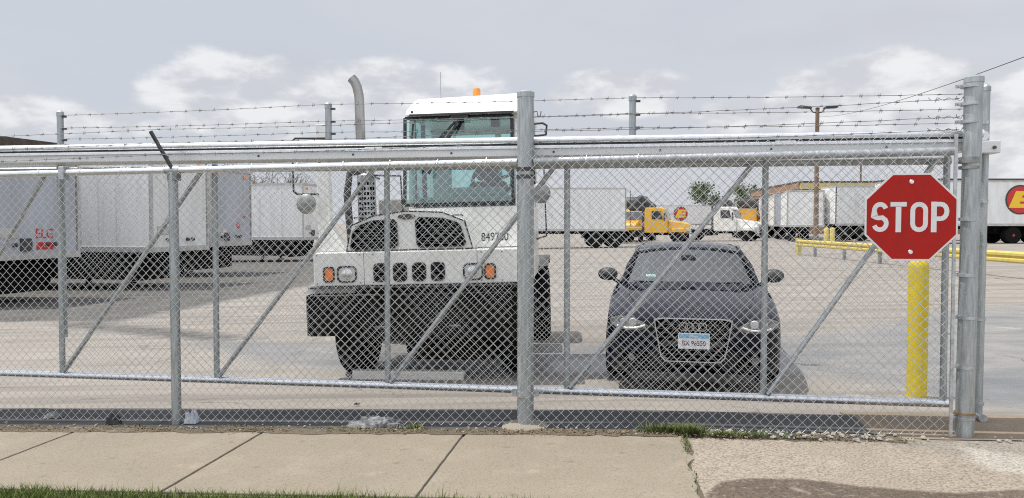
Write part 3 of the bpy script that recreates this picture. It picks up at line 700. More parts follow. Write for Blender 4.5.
for x_ in (-1.13, -.66, -.52, .64, .86, 1.12):
    for z_ in (1.115, 1.415): MB().lathe([(0, -.006), (.007, -.006), (.009, 0)], (x_, 0, z_), 'y', 8).build('bolt', M['galv_dull'], fp)
MB().box(.595, .599, -.002, .001, 1.09, 1.44).box(-.62, -.616, -.002, .001, 1.09, 1.44).build('panel_seam', M['dark_steel'], fp)
for x_ in (-.66, .40): MB().tube([(x_ - .05, .03, 1.90 - .1), (x_ - .05, -.0, 1.81), (x_ + .05, -.0, 1.81), (x_ + .05, .03, 1.80)], .007, 6).build('hood_latch', M['dark_steel'], hd)
# cab
cab_x0, cab_x1, cz0, czw, czt, cztop = -.17, 1.185, 1.09, 1.90, 2.93, 3.15
yb, ytp, yr_ = .30, .46, 1.85
def yw(z): return yb + (ytp - yb) * max(0, (z - czw)) / (czt - czw)
cb = MB()
cb.prism([(.575, 1.10), (.575, 1.45), (cab_x0, 1.45), (cab_x0, czw), (cab_x1, czw), (cab_x1, 1.10)], yb - .04, yb + .02)
cb.box(cab_x0 + .01, cab_x1 - .01, yb + .02, yr_, cz0, cz0 + .08)
def pil(x0, x1, y0a, y0b, y1a, y1b, z0=czw, z1=czt):
    vs = [(x0, y0a, z0), (x1, y0a, z0), (x1, y1a, z0), (x0, y1a, z0), (x0, y0b, z1), (x1, y0b, z1), (x1, y1b, z1), (x0, y1b, z1)]
    cb.add(vs, [(3, 2, 1, 0), (4, 5, 6, 7), (0, 1, 5, 4), (1, 2, 6, 5), (2, 3, 7, 6), (3, 0, 4, 7)])
pil(cab_x0, cab_x0 + .05, yb - .03, ytp - .03, yb + .08, ytp + .08); pil(cab_x1 - .19, cab_x1, yb - .03, ytp - .03, yb + .08, ytp + .08)
pil(cab_x0, cab_x0 + .10, yr_ - .12, yr_ - .12, yr_, yr_); pil(cab_x1 - .12, cab_x1, yr_ - .12, yr_ - .12, yr_, yr_)
cb.box(cab_x0, cab_x0 + .04, yb + .02, yr_, cz0 + .08, czw - .0); cb.box(cab_x1 - .04, cab_x1, yb + .02, yr_, cz0 + .08, czw + .25)
cb.box(cab_x0 + .04, cab_x1 - .04, yr_ - .05, yr_, cz0 + .08, 1.98); cb.box(cab_x0 + .1, cab_x1 - .12, yr_ - .05, yr_, 2.86, czt)
cb.box(.66, .74, yr_ - .05, yr_, 1.98, 2.86)
cab = cb.build('cab_shell', Wm, TR, bevel=.012)
# roof cap with rounded shoulders and visor
prof = [(cab_x0 - .02, 2.915), (cab_x0 - .015, 2.97), (cab_x0 + .05, 3.085), (cab_x0 + .085, 3.11), (cab_x0 + .14, 3.118), (cab_x1 - .06, 3.15), (cab_x1 - .01, 3.13), (cab_x1 + .01, 3.07), (cab_x1 + .01, 2.915)]
rf = MB().prism(prof, ytp - .16, yr_ + .03)
for i_, v_ in enumerate(rf.v):      # the visor's face leans back
    if v_[1] < ytp: rf.v[i_] = (v_[0], v_[1] + max(0, v_[2] - 2.93) * .85, v_[2])
rf = rf.build('roof', M['white_roof'], TR, bevel=.02)
MB().box(cab_x0 + .03, cab_x1 - .18, ytp - .175, ytp - .162, 2.905, 2.925).build('drip_edge', M['dark_steel'], rf)
mb = MB()
for (x, z) in ((cab_x0 + .06, 2.95), (cab_x1 - .06, 2.95)): mb.lathe([(0, -.01), (.014, -.01), (.016, 0)], (x, ytp - .162, z), 'y', 10)
mb.build('roof_bolts', M['dark_steel'], rf)
bx = LX(477, 8.8)
MB().lathe([(.055, 0), (.055, .02), (.045, .025), (.045, .10), (.035, .12), (.01, .128)], (bx, .8, 3.15), n=18).build('beacon', M['amber'], TR, smooth=40)
MB().tube([(LX(441, 9), .9, 3.1), (LX(441, 9), .92, 3.5)], .002, 5).lathe([(.05, 0), (.04, .03), (.02, .04)], (LX(437, 8.9), .9, 3.14), n=14).build('antenna', M['dark_steel'], TR)
# windscreen, frame, windows
gx0, gx1, gz0, gz1 = LX(406, 8.4), LX(514, 8.45), 1.935, 2.90
mb = MB(); d0, d1 = yw(gz0) - .045, yw(gz1) - .045
mb.add([(gx0, d0, gz0), (gx1, d0, gz0), (gx1, d1, gz1), (gx0, d1, gz1)], [(0, 1, 2, 3)]); ws = mb.build('windscreen', M['glass_cab'], TR)
mb = MB()
for a, b_ in (((gx0, d0, gz0), (gx1, d0, gz0)), ((gx0, d1, gz1), (gx1, d1, gz1)), ((gx0, d0, gz0), (gx0, d1, gz1)), ((gx1, d0, gz0), (gx1, d1, gz1))): mb.bar(a, b_, .03, .035)
mb.build('windscreen_seal', M['black_gloss'], ws)
MB().add([(cab_x0 + .1, yr_ - .02, 1.98), (cab_x1 - .12, yr_ - .02, 1.98), (cab_x1 - .12, yr_ - .02, 2.86), (cab_x0 + .1, yr_ - .02, 2.86)], [(0, 1, 2, 3)]).build('rear_window', M['glass_cab'], TR)
MB().add([(cab_x0 + .02, yb + .08, czw), (cab_x0 + .02, yr_ - .12, czw), (cab_x0 + .02, yr_ - .12, czt), (cab_x0 + .02, ytp + .08, czt)], [(0, 1, 2, 3)]).build('side_window', M['glass_cab'], TR)
MB().add([(cab_x1 - .02, yb + .08, czw + .25), (cab_x1 - .02, yr_ - .12, czw + .25), (cab_x1 - .02, yr_ - .12, czt), (cab_x1 - .02, ytp + .08, czt)], [(0, 1, 2, 3)]).build('side_window', M['glass_cab'], TR)
mb = MB(); mb.bar((cab_x0 + .02, 1.15, czw), (cab_x0 + .02, 1.15, czt), .03, .05); mb.bar((cab_x0 + .03, .55, 2.0), (cab_x0 + .03, .6, 2.9), .02, .02); mb.bar((cab_x1 - .02, 1.15, czw), (cab_x1 - .02, 1.15, czt), .03, .05); mb.build('window_bars', M['black'], TR)
# interior
MB().box(cab_x0 + .06, cab_x1 - .06, yb + .05, .62, cz0 + .1, 2.02).prism([(.25, 2.02), (.9, 2.02), (.86, 2.12), (.3, 2.12)], .42, .60).build('dashboard', M['trim_grey'], TR, bevel=.02)
sw = MB(); scx, scy, scz = LX(491, 8.95), .78, 2.20
pts = []
for k in range(25):
    a = 2 * math.pi * k / 24; v = Vector((.215 * math.cos(a), .215 * math.sin(a) * .42, .215 * math.sin(a) * .9)); pts.append(Vector((scx, scy, scz)) + v * 1.06)
sw.tube(pts, .022, 8, caps=False)
for a in (20, 160, 270): sw.bar((scx, scy, scz), (scx + .2 * math.cos(R(a)), scy + .2 * math.sin(R(a)) * .42, scz + .2 * math.sin(R(a)) * .9), .02, .035)
sw.lathe([(0, -.03), (.05, -.02), (.05, .02), (0, .03)], (scx, scy, scz), 'y', 12).bar((scx, scy, scz), (scx, .6, 1.95), .04)
sw.build('steering_wheel', M['black'], TR, smooth=40)
se = MB().box(.32, .86, 1.10, 1.55, 1.52, 1.66).box(.35, .83, 1.42, 1.56, 1.66, 2.24).build('seat', M['plastic'], TR, bevel=.05)
MB().box(.45, .73, 1.45, 1.54, 2.25, 2.40).build('headrest', M['plastic'], se, bevel=.04)
MB().box(-.12, .10, 1.55, 1.72, 1.3, 2.95).build('cab_locker', M['trim_grey'], TR, bevel=.01)
mb = MB().box(.30, .42, .62, .64, 2.78, 2.90).box(.72, .82, .62, .64, 2.80, 2.90).tube([(.36, .62, 2.9), (.36, .6, 2.96)], .008, 6).build('sun_visor', M['plastic'], TR)
# wipers
wp = MB(); pv = Vector((LX(463, 8.4), ytp - .14, 2.89))
for e, f in (((LX(432, 8.35), .30, 2.52), (LX(424, 8.35), .28, 2.40)), ((LX(445, 8.35), .30, 2.52), (LX(436, 8.35), .27, 2.36))):
    e = Vector(e); f = Vector(f); e.y -= .08; f.y -= .07; wp.tube([pv, e], .013, 6); d = (f - e).normalized(); wp.bar(e + (pv - e) * .55, f + (f - e) * .6, .016, .04)
wp.box(pv.x - .10, pv.x + .09, pv.y - .01, pv.y + .05, pv.z - .02, pv.z + .03)
wp.build('wiper', M['black_gloss'], TR)
wp = MB().tube([(LX(416, 8.4), .29, 2.82), (LX(413, 8.4), .26, 2.40)], .010, 6).build('wiper', M['black_gloss'], TR)
text('fleet_number', '849780', .125, M['ink'], TR, (LX(495, 8.36), yb - .043, H(238, 8.36)), sx=.8)
MB().box(LX(519, 8.36) - .003, LX(519, 8.36) + .003, yb - .0425, yb - .041, 1.11, 1.86).box(.58, cab_x1 - .02, yb - .0425, yb - .041, 1.452, 1.458).build('panel_seam', M['dark_steel'], TR)
# bumper, steps, frame
bm_ = MB().box(-1.24, -.70, -.04, .42, .55, 1.00).box(-.70, 1.10, .02, .40, .50, 1.055).box(1.10, 1.2, .05, .42, .55, 1.0); bm_.build('bumper', M['grime'], TR, bevel=.02)
MB().box(-1.252, -1.242, -.03, .40, .56, .99).build('step_side', M['galv_dull'], TR)
MB().box(-1.22, 1.18, -.045, .4, 1.058, 1.075).build('step_plate', M['dark_steel'], TR)
mb = MB().tube([(-1.2, -.045, .985), (-.6, -.05, .985), (-.1, -.0, .985), (.6, -.0, .985), (1.08, -.0, .985)], .009, 6)
for x in (-.45, .35): mb.tube([(x - .05, .02, .62), (x - .05, -.05, .64), (x + .05, -.05, .64), (x + .05, .02, .62)], .018, 8)
for x, z in ((LX(436, 8.1), .87), (LX(436, 8.1), .78), (.1, .7)): mb.lathe([(0, -.01), (.02, -.01), (.02, .02)], (x, .01, z), 'y', 10)
mb.build('tow_hook', M['dark_steel'], TR)
MB().prism([(-.28, .20), (1.12, .16), (1.12, .52), (-.32, .52)], .50, .62).build('engine_guard', M['grime'], TR, bevel=.02)
MB().box(-.45, -.35, .4, 4.3, .62, .88).box(.35, .45, .4, 4.3, .62, .88).box(-.35, .35, .7, .8, .65, .85).box(-.35, .35, 2.1, 2.2, .65, .85).box(-.35, .35, 4.1, 4.2, .65, .85).build('frame_rail', M['grime'], TR)
MB().box(-.78, .78, .78, .98, .42, .60).box(-.25, .25, .5, 1.6, .56, 1.05).box(-.85, .85, 3.25, 3.45, .45, .62).build('axle', M['grime'], TR, bevel=.02)
MB().box(-.75, -.47, 1.75, 2.6, .45, 1.0).box(.47, 1.1, 1.95, 2.7, .45, 1.0).build('fuel_tank', M['grime'], TR, bevel=.06)
MB().box(-.40, .40, 2.9, 3.9, .89, 1.06).prism([(-.45, 1.07), (.45, 1.07), (.42, 1.18), (-.42, 1.18)], 3.0, 3.8).build('fifth_wheel', M['grime'], TR, bevel=.03)
MB().box(-1.15, .9, 1.95, 2.0, 1.0, 1.05).box(-1.1, -.3, .75, 1.9, 1.03, 1.09).build('deck', M['galv_dull'], TR)
for sx_ in (-1, 1): wheel(TR, sx_ * .93, .90, .53, .31, sx_, M['white'])
for sx_ in (-1, 1):
    wheel(TR, sx_ * 1.14, 3.35, .53, .27, sx_, M['white']); wheel(TR, sx_ * .84, 3.35, .53, .26, sx_, M['white'])
    MB().prism([(2.75, 1.10), (2.95, 1.22), (3.75, 1.22), (3.95, 1.10), (3.95, 1.085), (3.75, 1.20), (2.95, 1.20), (2.75, 1.085)], sx_ * .70, sx_ * 1.28, 'x').build('mudguard', M['black'], TR)
# exhaust stack, shield, intake column
ex = LX(357.5, 9.2)
pts = [(ex, 1.1, 1.3), (ex, 1.1, 3.24)] + [(ex - .11 + .11 * math.cos(R(a)), 1.1 - .02 * math.sin(R(a)), 3.24 + .17 * math.sin(R(a)) * 1.6) for a in (15, 35, 55, 75)]
MB().tube(pts, [.058] * 6, 18, caps=False).build('exhaust_stack', M['steel_pipe'], TR, smooth=60)
mb = MB().tube([tuple(Vector(pts[-1]) - (Vector(pts[-1]) - Vector(pts[-2])) * .3), pts[-1]], .05, 16); mb.build('stack_mouth', M['void'], TR)
shm = MB().lathe([(.105, 0), (.105, .98), (.09, 1.0), (.03, 1.0)], (ex + .06, 1.1, 1.35), n=32)
sl_ = MB()
for k in range(14):
    for a in range(-3, 4):
        an = R(-90 + a * 20); sl_.box(-.012, .012, -.002, .002, -.018, .018, Matrix.Translation((ex + .06 + .106 * math.cos(an), 1.1 + .106 * math.sin(an), 1.45 + k * .06)) @ Matrix.Rotation(an + math.pi / 2, 4, 'Z'))
nb = len(shm.f); shm.add(sl_.v, sl_.f); sh = shm.build('heat_shield', [M['galv'], M['void']], TR)
for i_, p_ in enumerate(sh.data.polygons): p_.material_index = int(i_ >= nb)
MB().tube([(ex - .11, .95, 1.45), (ex - .13, .9, 2.1), (ex - .09, .9, 2.35), (ex + .02, .95, 2.38)], .045, 10).build('air_hose', M['black'], TR, smooth=50)
c0, c1 = LX(316.5, 8.5), LX(327.5, 8.5)
MB().prism([(c0, 1.445), (c1 + .20, 1.445), (c1 + .10, 1.60), (c1 + .01, 1.78), (c1, 2.86), (c0, 2.86)], .35, .50).build('intake_column', Wm, TR, bevel=.012)
MB().prism([(c0 - .1, 1.0), (c1 + .35, 1.0), (c1 + .35, 1.09), (c0 - .02, 1.09)], .1, .7).build('fender', Wm, TR)
MB().tube([(LX(368, 9), 1.3, 2.3), (LX(368, 9), .9, 2.32), (LX(398, 9), .9, 2.3), (LX(400, 9), .9, 1.6)], .012, 8).tube([(ex - .2, .5, 1.45), (ex - .2, .5, 2.2)], .012, 6).build('grab_rail', M['black'], TR, smooth=50)
mb = MB().box(LX(366, 9), LX(392, 9), 1.3, 1.7, 1.1, 2.05); mb.build('battery_box', M['trl_dirty'], TR, bevel=.02)
# mirrors
def mirror(px, py, pts, nm='mirror_arm'):
    o = MB().tube([(LX(a, 8.4), .25 + dy, H(b, 8.4)) for a, b, dy in pts], .012, 8).build(nm, M['black'], TR, smooth=50)
    MB().lathe([(.0, -.035), (.07, -.03), (.105, -.008), (.112, .0), (.09, .05), (.02, .08)], (LX(px, 8.4), .22, H(py, 8.4)), 'y', 20).build('mirror', M['galv_dull'], o, smooth=60)
mirror(307, 200, [(328, 134, .1), (297, 134, 0), (293.5, 137, 0), (293.5, 187, 0), (297, 190, 0), (316, 190, .1)])
MB().tube([(LX(330, 8.4), .3, H(135, 8.4)), (LX(318, 8.4), .3, H(147, 8.4)), (LX(318, 8.4), .35, H(160, 8.4))], .012, 8).build('mirror_arm', M['black'], TR)
mirror(541, 196, [(531, 127, .1), (545, 127.5, 0), (549, 130, 0), (548, 139, 0), (534, 139, .1)])
MB().tube([(LX(534, 8.4), .3, H(162, 8.4)), (LX(545, 8.4), .3, H(163, 8.4)), (LX(546, 8.4), .3, H(238, 8.4)), (LX(536, 8.4), .3, H(241, 8.4))], .010, 8).build('grab_rail', M['black'], TR, smooth=50)

# ------------------------------------------------------------------ sedan
cx0, cy0 = 1.76, 7.42
CAR = thing('sedan_car', 'dark navy sedan with chrome framed grille and front licence plate, facing the gate', 'car', (cx0, cy0, zg(cx0, cy0 + 1) - .0), (0, 0, R(-11.7)))
CAR.scale = (.975, 1, 1)
st = [  # y, w, zbot, zside, zshoulder, zhood, crown
 (-.015, .60, .24, .45, .60, .655, .01), (.03, .745, .20, .46, .61, .675, .015), (.10, .835, .18, .47, .63, .695, .02), (.22, .88, .17, .50, .66, .72, .03),
 (.45, .885, .18, .52, .715, .765, .04), (.85, .905, .18, .55, .80, .835, .05), (1.25, .91, .18, .56, .86, .90, .045), (1.60, .912, .18, .57, .895, .945, .03), (1.75, .912, .18, .57, .90, .95, .025),
 (2.4, .915, .18, .57, .915, .955, .01), (3.2, .915, .18, .58, .93, .97, .01), (3.9, .905, .19, .60, .95, 1.0, .02), (4.35, .87, .22, .62, .95, 1.01, .02), (4.58, .82, .26, .62, .93, .99, .01), (4.68, .72, .32, .60, .86, .93, .0), (4.70, .55, .36, .58, .80, .86, 0)]
vs = []; NP = 15
def dzc(y): return .075 - .055 * max(0, min(1, (y - .4) / 1.3))
for (y, w, zb_, zm, zsh, zh, cr) in st:
    zsh += dzc(y) * (y < 4); zh += dzc(y) * (y < 4); zm += .04
    half = [(w * .55, zb_), (w * .93, zb_ + .005), (w * .998, zb_ + .07), (w, zm), (w * .992, zsh - .01), (w * .96, zsh + .03), (w * .84, zh - .002)]
    row = [(0, zb_)] + half + [(w * .40, zh + cr * .75), (0, zh + cr)]
    full = row + [(-x, z) for x, z in row[-2:0:-1]]
    vs += [(x, y, z) for x, z in full]
NP = len(full); ns = len(st)
fs = [(i * NP + k, i * NP + (k + 1) % NP, (i + 1) * NP + (k + 1) % NP, (i + 1) * NP + k) for i in range(ns - 1) for k in range(NP)]
fs += [tuple(range(NP - 1, -1, -1)), tuple(range((ns - 1) * NP, ns * NP))]
mb = MB().add(vs, fs); me = mb.mesh('body')
body = fin('body', me, M['navy']); ssf = body.modifiers.new('s', 'SUBSURF'); ssf.levels = 2; ssf.render_levels = 2
cut = []
for yy in (.88, 3.69):
    c_ = MB().lathe([(.36, -1.1), (.36, 1.1)], (0, yy, .33), 'x', 40).build('cut', None); cut.append(c_)
    bo_ = body.modifiers.new('b', 'BOOLEAN'); bo_.operation = 'DIFFERENCE'; bo_.object = c_; bo_.solver = 'EXACT'
dg = bpy.context.evaluated_depsgraph_get(); me2 = bpy.data.meshes.new_from_object(body.evaluated_get(dg))
bpy.data.objects.remove(body)
for c_ in cut: bpy.data.objects.remove(c_)
me2.materials.clear(); body = fin('body', me2, M['navy'], CAR, smooth=35)
for yy in (.88, 3.69):
    for sd in (-1, 1): 
        wheel(CAR, sd * .80, yy, .325, .225, sd, M['galv_bright'], lugs=5, rimr=.68, dish=.03)
# cabin
def P(x, y, z): return Vector((x, y, z))
roofR = [(2.20, .645, 1.325), (2.5, .665, 1.365), (2.9, .67, 1.385), (3.3, .65, 1.365), (3.62, .60, 1.325)]
mb = MB()
def rooff(u, v):
    a = v * (len(roofR) - 1); i = min(len(roofR) - 2, int(a)); f = a - i
    y, w, z = [roofR[i][k] * (1 - f) + roofR[i + 1][k] * f for k in range(3)]
    x = (u * 2 - 1); return (x * w, y, z + .045 * (1 - x * x) - .02 * (x ** 8))
mb.grid(rooff, 12, 16); ro = mb.build('roof', M['navy'], CAR, smooth=60); sol = ro.modifiers.new('s', 'SOLIDIFY'); sol.thickness = .03
def wsf(u, v):   # windscreen: u across, v up
    x = u * 2 - 1; w = .76 * (1 - v) + .63 * v
    return (x * w, 1.50 + (2.22 - 1.50) * v + (.16 * (x * x)) * (1 - v * .55), .965 + (1.365 - .965) * (v ** .92) - .02 * x * x)
MB().grid(wsf, 14, 8).build('windscreen', M['glass_car'], CAR, smooth=80)
def rwf(u, v):
    x = u * 2 - 1; w = .68 * (1 - v) + .58 * v
    return (x * w, 4.12 - .5 * v - .12 * x * x * (1 - v * .5), 1.02 + .33 * v - .015 * x * x)
MB().grid(rwf, 12, 6).build('rear_window', M['glass_car'], CAR, smooth=80)
for sd in (-1, 1):
    A0 = P(sd * .80, 1.62, .95); A1 = P(sd * .645, 2.23, 1.325); C0 = P(sd * .76, 4.0, 1.0); C1 = P(sd * .60, 3.58, 1.33); B0 = P(sd * .84, 2.75, .95); B1 = P(sd * .66, 2.8, 1.37)
    pm = MB(); mid = (A0 + A1) / 2 + P(sd * .02, -.02, .02)
    pm.tube([A0, mid, A1, P(sd * .67, 2.8, 1.368), C1], [.028, .026, .022, .020, .024], 8); pm.tube([C1, C0], [.07, .10], 8)
    pm.build('door_frame', M['navy'], CAR, smooth=50)
    MB().bar(B0, B1, .05, .03).build('door_pillar', M['black_gloss'], CAR)
    MB().add([A0 + P(sd * .02, .12, .01), P(sd * .855, 2.75, .955), P(sd * .84, 3.85, .99), C1, B1, A1], [(0, 1, 2, 3, 4, 5)]).build('side_window', M['glass_car'], CAR)
    # mirrors
    mo = MB().bar((sd * .84, 1.78, .95), (sd * .93, 1.74, 1.01), .06, .04); mo2 = mo.build('mirror_stalk', M['black'], CAR)
    mb = MB(); 
    for i in range(7):
        pass
    mb.lathe([(.0, -.075), (.05, -.065), (.078, -.03), (.085, .01), (.08, .03), (.0, .03)], (0, 0, 0), 'y', 18)
    mb.v = [(sd * .985 + v[0] * 1.45, 1.70 + v[1], 1.055 + (v[2] * .88 + (.012 if v[2] > 0 else -.0)) + sd * 0) for v in mb.v]
    mh = mb.build('mirror_housing', M['black'], mo2, smooth=60)
    # headlights
    LZ = .075
    hl = [(.43, .590), (.50, .635), (.62, .668), (.74, .678), (.82, .655), (.83, .61), (.77, .565), (.64, .540), (.50, .545)]
    def hy(x): return -.02 + .50 * max(0, x - .42) ** 2 + .0
    cc = (.62, .605)
    def hlm(sc, off): return [(sd * (cc[0] + (x - cc[0]) * sc), hy(x) - off, cc[1] + LZ + (z - cc[1]) * sc) for x, z in hl]
    a_ = hlm(1.0, .012); b2 = hlm(1.0, -.06)
    MB().add(a_ + b2, [tuple(range(9)), tuple(range(17, 8, -1))] + [(i, (i + 1) % 9, 9 + (i + 1) % 9, 9 + i) for i in range(9)]).build('headlight', M['lens_dark'], CAR, bevel=.008)
    hlo = COL.objects[-1]
    MB().tube([(sd * .47, hy(.47) - .022, .598 + LZ), (sd * .55, hy(.55) - .022, .572 + LZ), (sd * .66, hy(.66) - .022, .566 + LZ), (sd * .75, hy(.75) - .02, .585 + LZ)], .011, 8).build('light_strip', M['drl'], hlo, smooth=50)
    MB().lathe([(0, -.02), (.035, -.02), (.043, 0), (.03, .01)], (sd * .59, hy(.59) - .005, .625 + LZ), 'y', 16).lathe([(0, -.02), (.025, -.02), (.032, 0), (.03, .01)], (sd * .69, hy(.69) - .004, .630 + LZ), 'y', 16).build('projector', M['lens'], hlo, smooth=50)
    # lower intakes + fog lamps
    ip = [(.42, .27), (.70, .29), (.74, .38), (.70, .43), (.44, .40)]
    MB().add([(sd * x, hy(x) - .018 + .01, z) for x, z in ip] + [(sd * x, hy(x) + .05, z) for x, z in ip], [(0, 1, 2, 3, 4), (9, 8, 7, 6, 5)] + [(i, (i + 1) % 5, 5 + (i + 1) % 5, 5 + i) for i in range(5)]).build('air_intake', M['void'], CAR, bevel=.008)
    io = COL.objects[-1]
    MB().lathe([(0, -.014), (.030, -.012), (.036, 0), (.03, .01)], (sd * .60, hy(.60) - .014, .35), 'y', 16).build('fog_lamp', M['lens_dark'], io, smooth=50)
    MB().box(sd * .60 - .14, sd * .60 + .10, hy(.60) - .02, hy(.6) - .012, .300, .306).build('intake_trim', M['dark_steel'], io)
# grille
go = [(-.385, .738), (-.30, .752), (.30, .752), (.385, .738), (.372, .66), (.315, .37), (.27, .325), (-.27, .325), (-.315, .37), (-.372, .66)]
gi = [(x * .962, .54 + (z - .54) * .95) for x, z in go]
mb = MB(); ringpoly(mb, go, gi, -.050, -.012); gr = mb.build('grille_frame', M['grille_chrome'], CAR, bevel=.004)
MB().prism(gi, -.034, -.014).build('grille_back', M['void'], gr)
mb = MB()
for k in range(9):
    z = .36 + k * .041; w = .28 + (.34 - .28) * k / 8; mb.box(-w, w, -.043, -.036, z - .004, z + .004)
mb.build('grille_bars', M['dark_steel'], gr)
MB().box(-.31, .31, -.046, -.036, .48, .53).build('plate_carrier', M['black'], gr)
em = MB()
for k in range(4):
    cx_ = -.093 + k * .062
    em.tube([(cx_ + .040 * math.cos(2 * math.pi * i / 20), -.052, .672 + .040 * math.sin(2 * math.pi * i / 20)) for i in range(21)], .0068, 6, caps=False)
em.build('ring_emblem', M['chrome'], gr, smooth=60)
plt = MB().prism(rrect(.01, .535, .305, .152, .012), -.062, -.054).build('licence_plate', M['plate_white'], CAR)
MB().prism([(-.135, .562), (.155, .562), (.155, .603), (-.135, .603)], -.0632, -.0622).build('blue_band', M['plate_blue'], plt)
text('plate_state', 'Illinois', .034, M['plate_white'], plt, (.01, -.0645, .582), ext=.0004, bold=.0006)
text('plate_number', 'BX 96550', .066, M['plate_red'], plt, (.01, -.0635, .512), ext=.0004, sx=.86, bold=.001)
MB().box(-.60, .60, -.02, .05, .13, .215).build('bumper_lip', M['black'], CAR, bevel=.01)
MB().box(-.28, .28, -.03, -.016, .245, .275).build('lower_grille', M['void'], CAR)
# hood shut lines
for sd in (-1, 1): MB().tube([(sd * .42, -.0, .752), (sd * .58, .35, .838), (sd * .68, .9, .918), (sd * .72, 1.5, .982)], .0035, 5).build('hood_seam', M['black_gloss'], CAR)
mb = MB().tube([(-.66, 1.62, .985), (-.2, 1.5, .985), (.02, 1.52, .99)], .008, 6).tube([(.0, 1.5, .98), (.35, 1.5, .985), (.62, 1.62, .985)], .008, 6); mb.build('wiper', M['black_gloss'], CAR)
# interior
MB().box(-.70, .70, 1.72, 2.05, .78, .965).build('dashboard', M['trim_grey'], CAR, bevel=.03)
for x in (-.36, .36):
    q = MB().box(x - .24, x + .24, 2.55, 2.68, .55, 1.12).box(x - .24, x + .24, 2.15, 2.6, .45, .58).build('seat', M['car_int'], CAR, bevel=.05)
    MB().box(x - .12, x + .12, 2.60, 2.68, 1.14, 1.29).build('headrest', M['car_int'], q, bevel=.03)
MB().box(-.6, .6, 3.4, 3.5, .5, 1.14).build('rear_bench', M['car_int'], CAR, bevel=.04)
MB().tube([(.36 + .18 * math.cos(2 * math.pi * i / 20), 2.12 + .04 * math.sin(2 * math.pi * i / 20), .95 + .17 * math.sin(2 * math.pi * i / 20)) for i in range(21)], .014, 6).build('steering_wheel', M['black'], CAR, smooth=50)
MB().box(-.09, .09, 1.98, 2.02, 1.235, 1.29).build('rear_view_mirror', M['black'], CAR, bevel=.01)
mb = MB().add([(-.52, 1.80, 1.03), (-.40, 1.78, 1.03), (-.40, 1.81, 1.055), (-.52, 1.83, 1.055)], [(0, 1, 2, 3)]); mb.build('windscreen_paper', M['plate_white'], CAR)

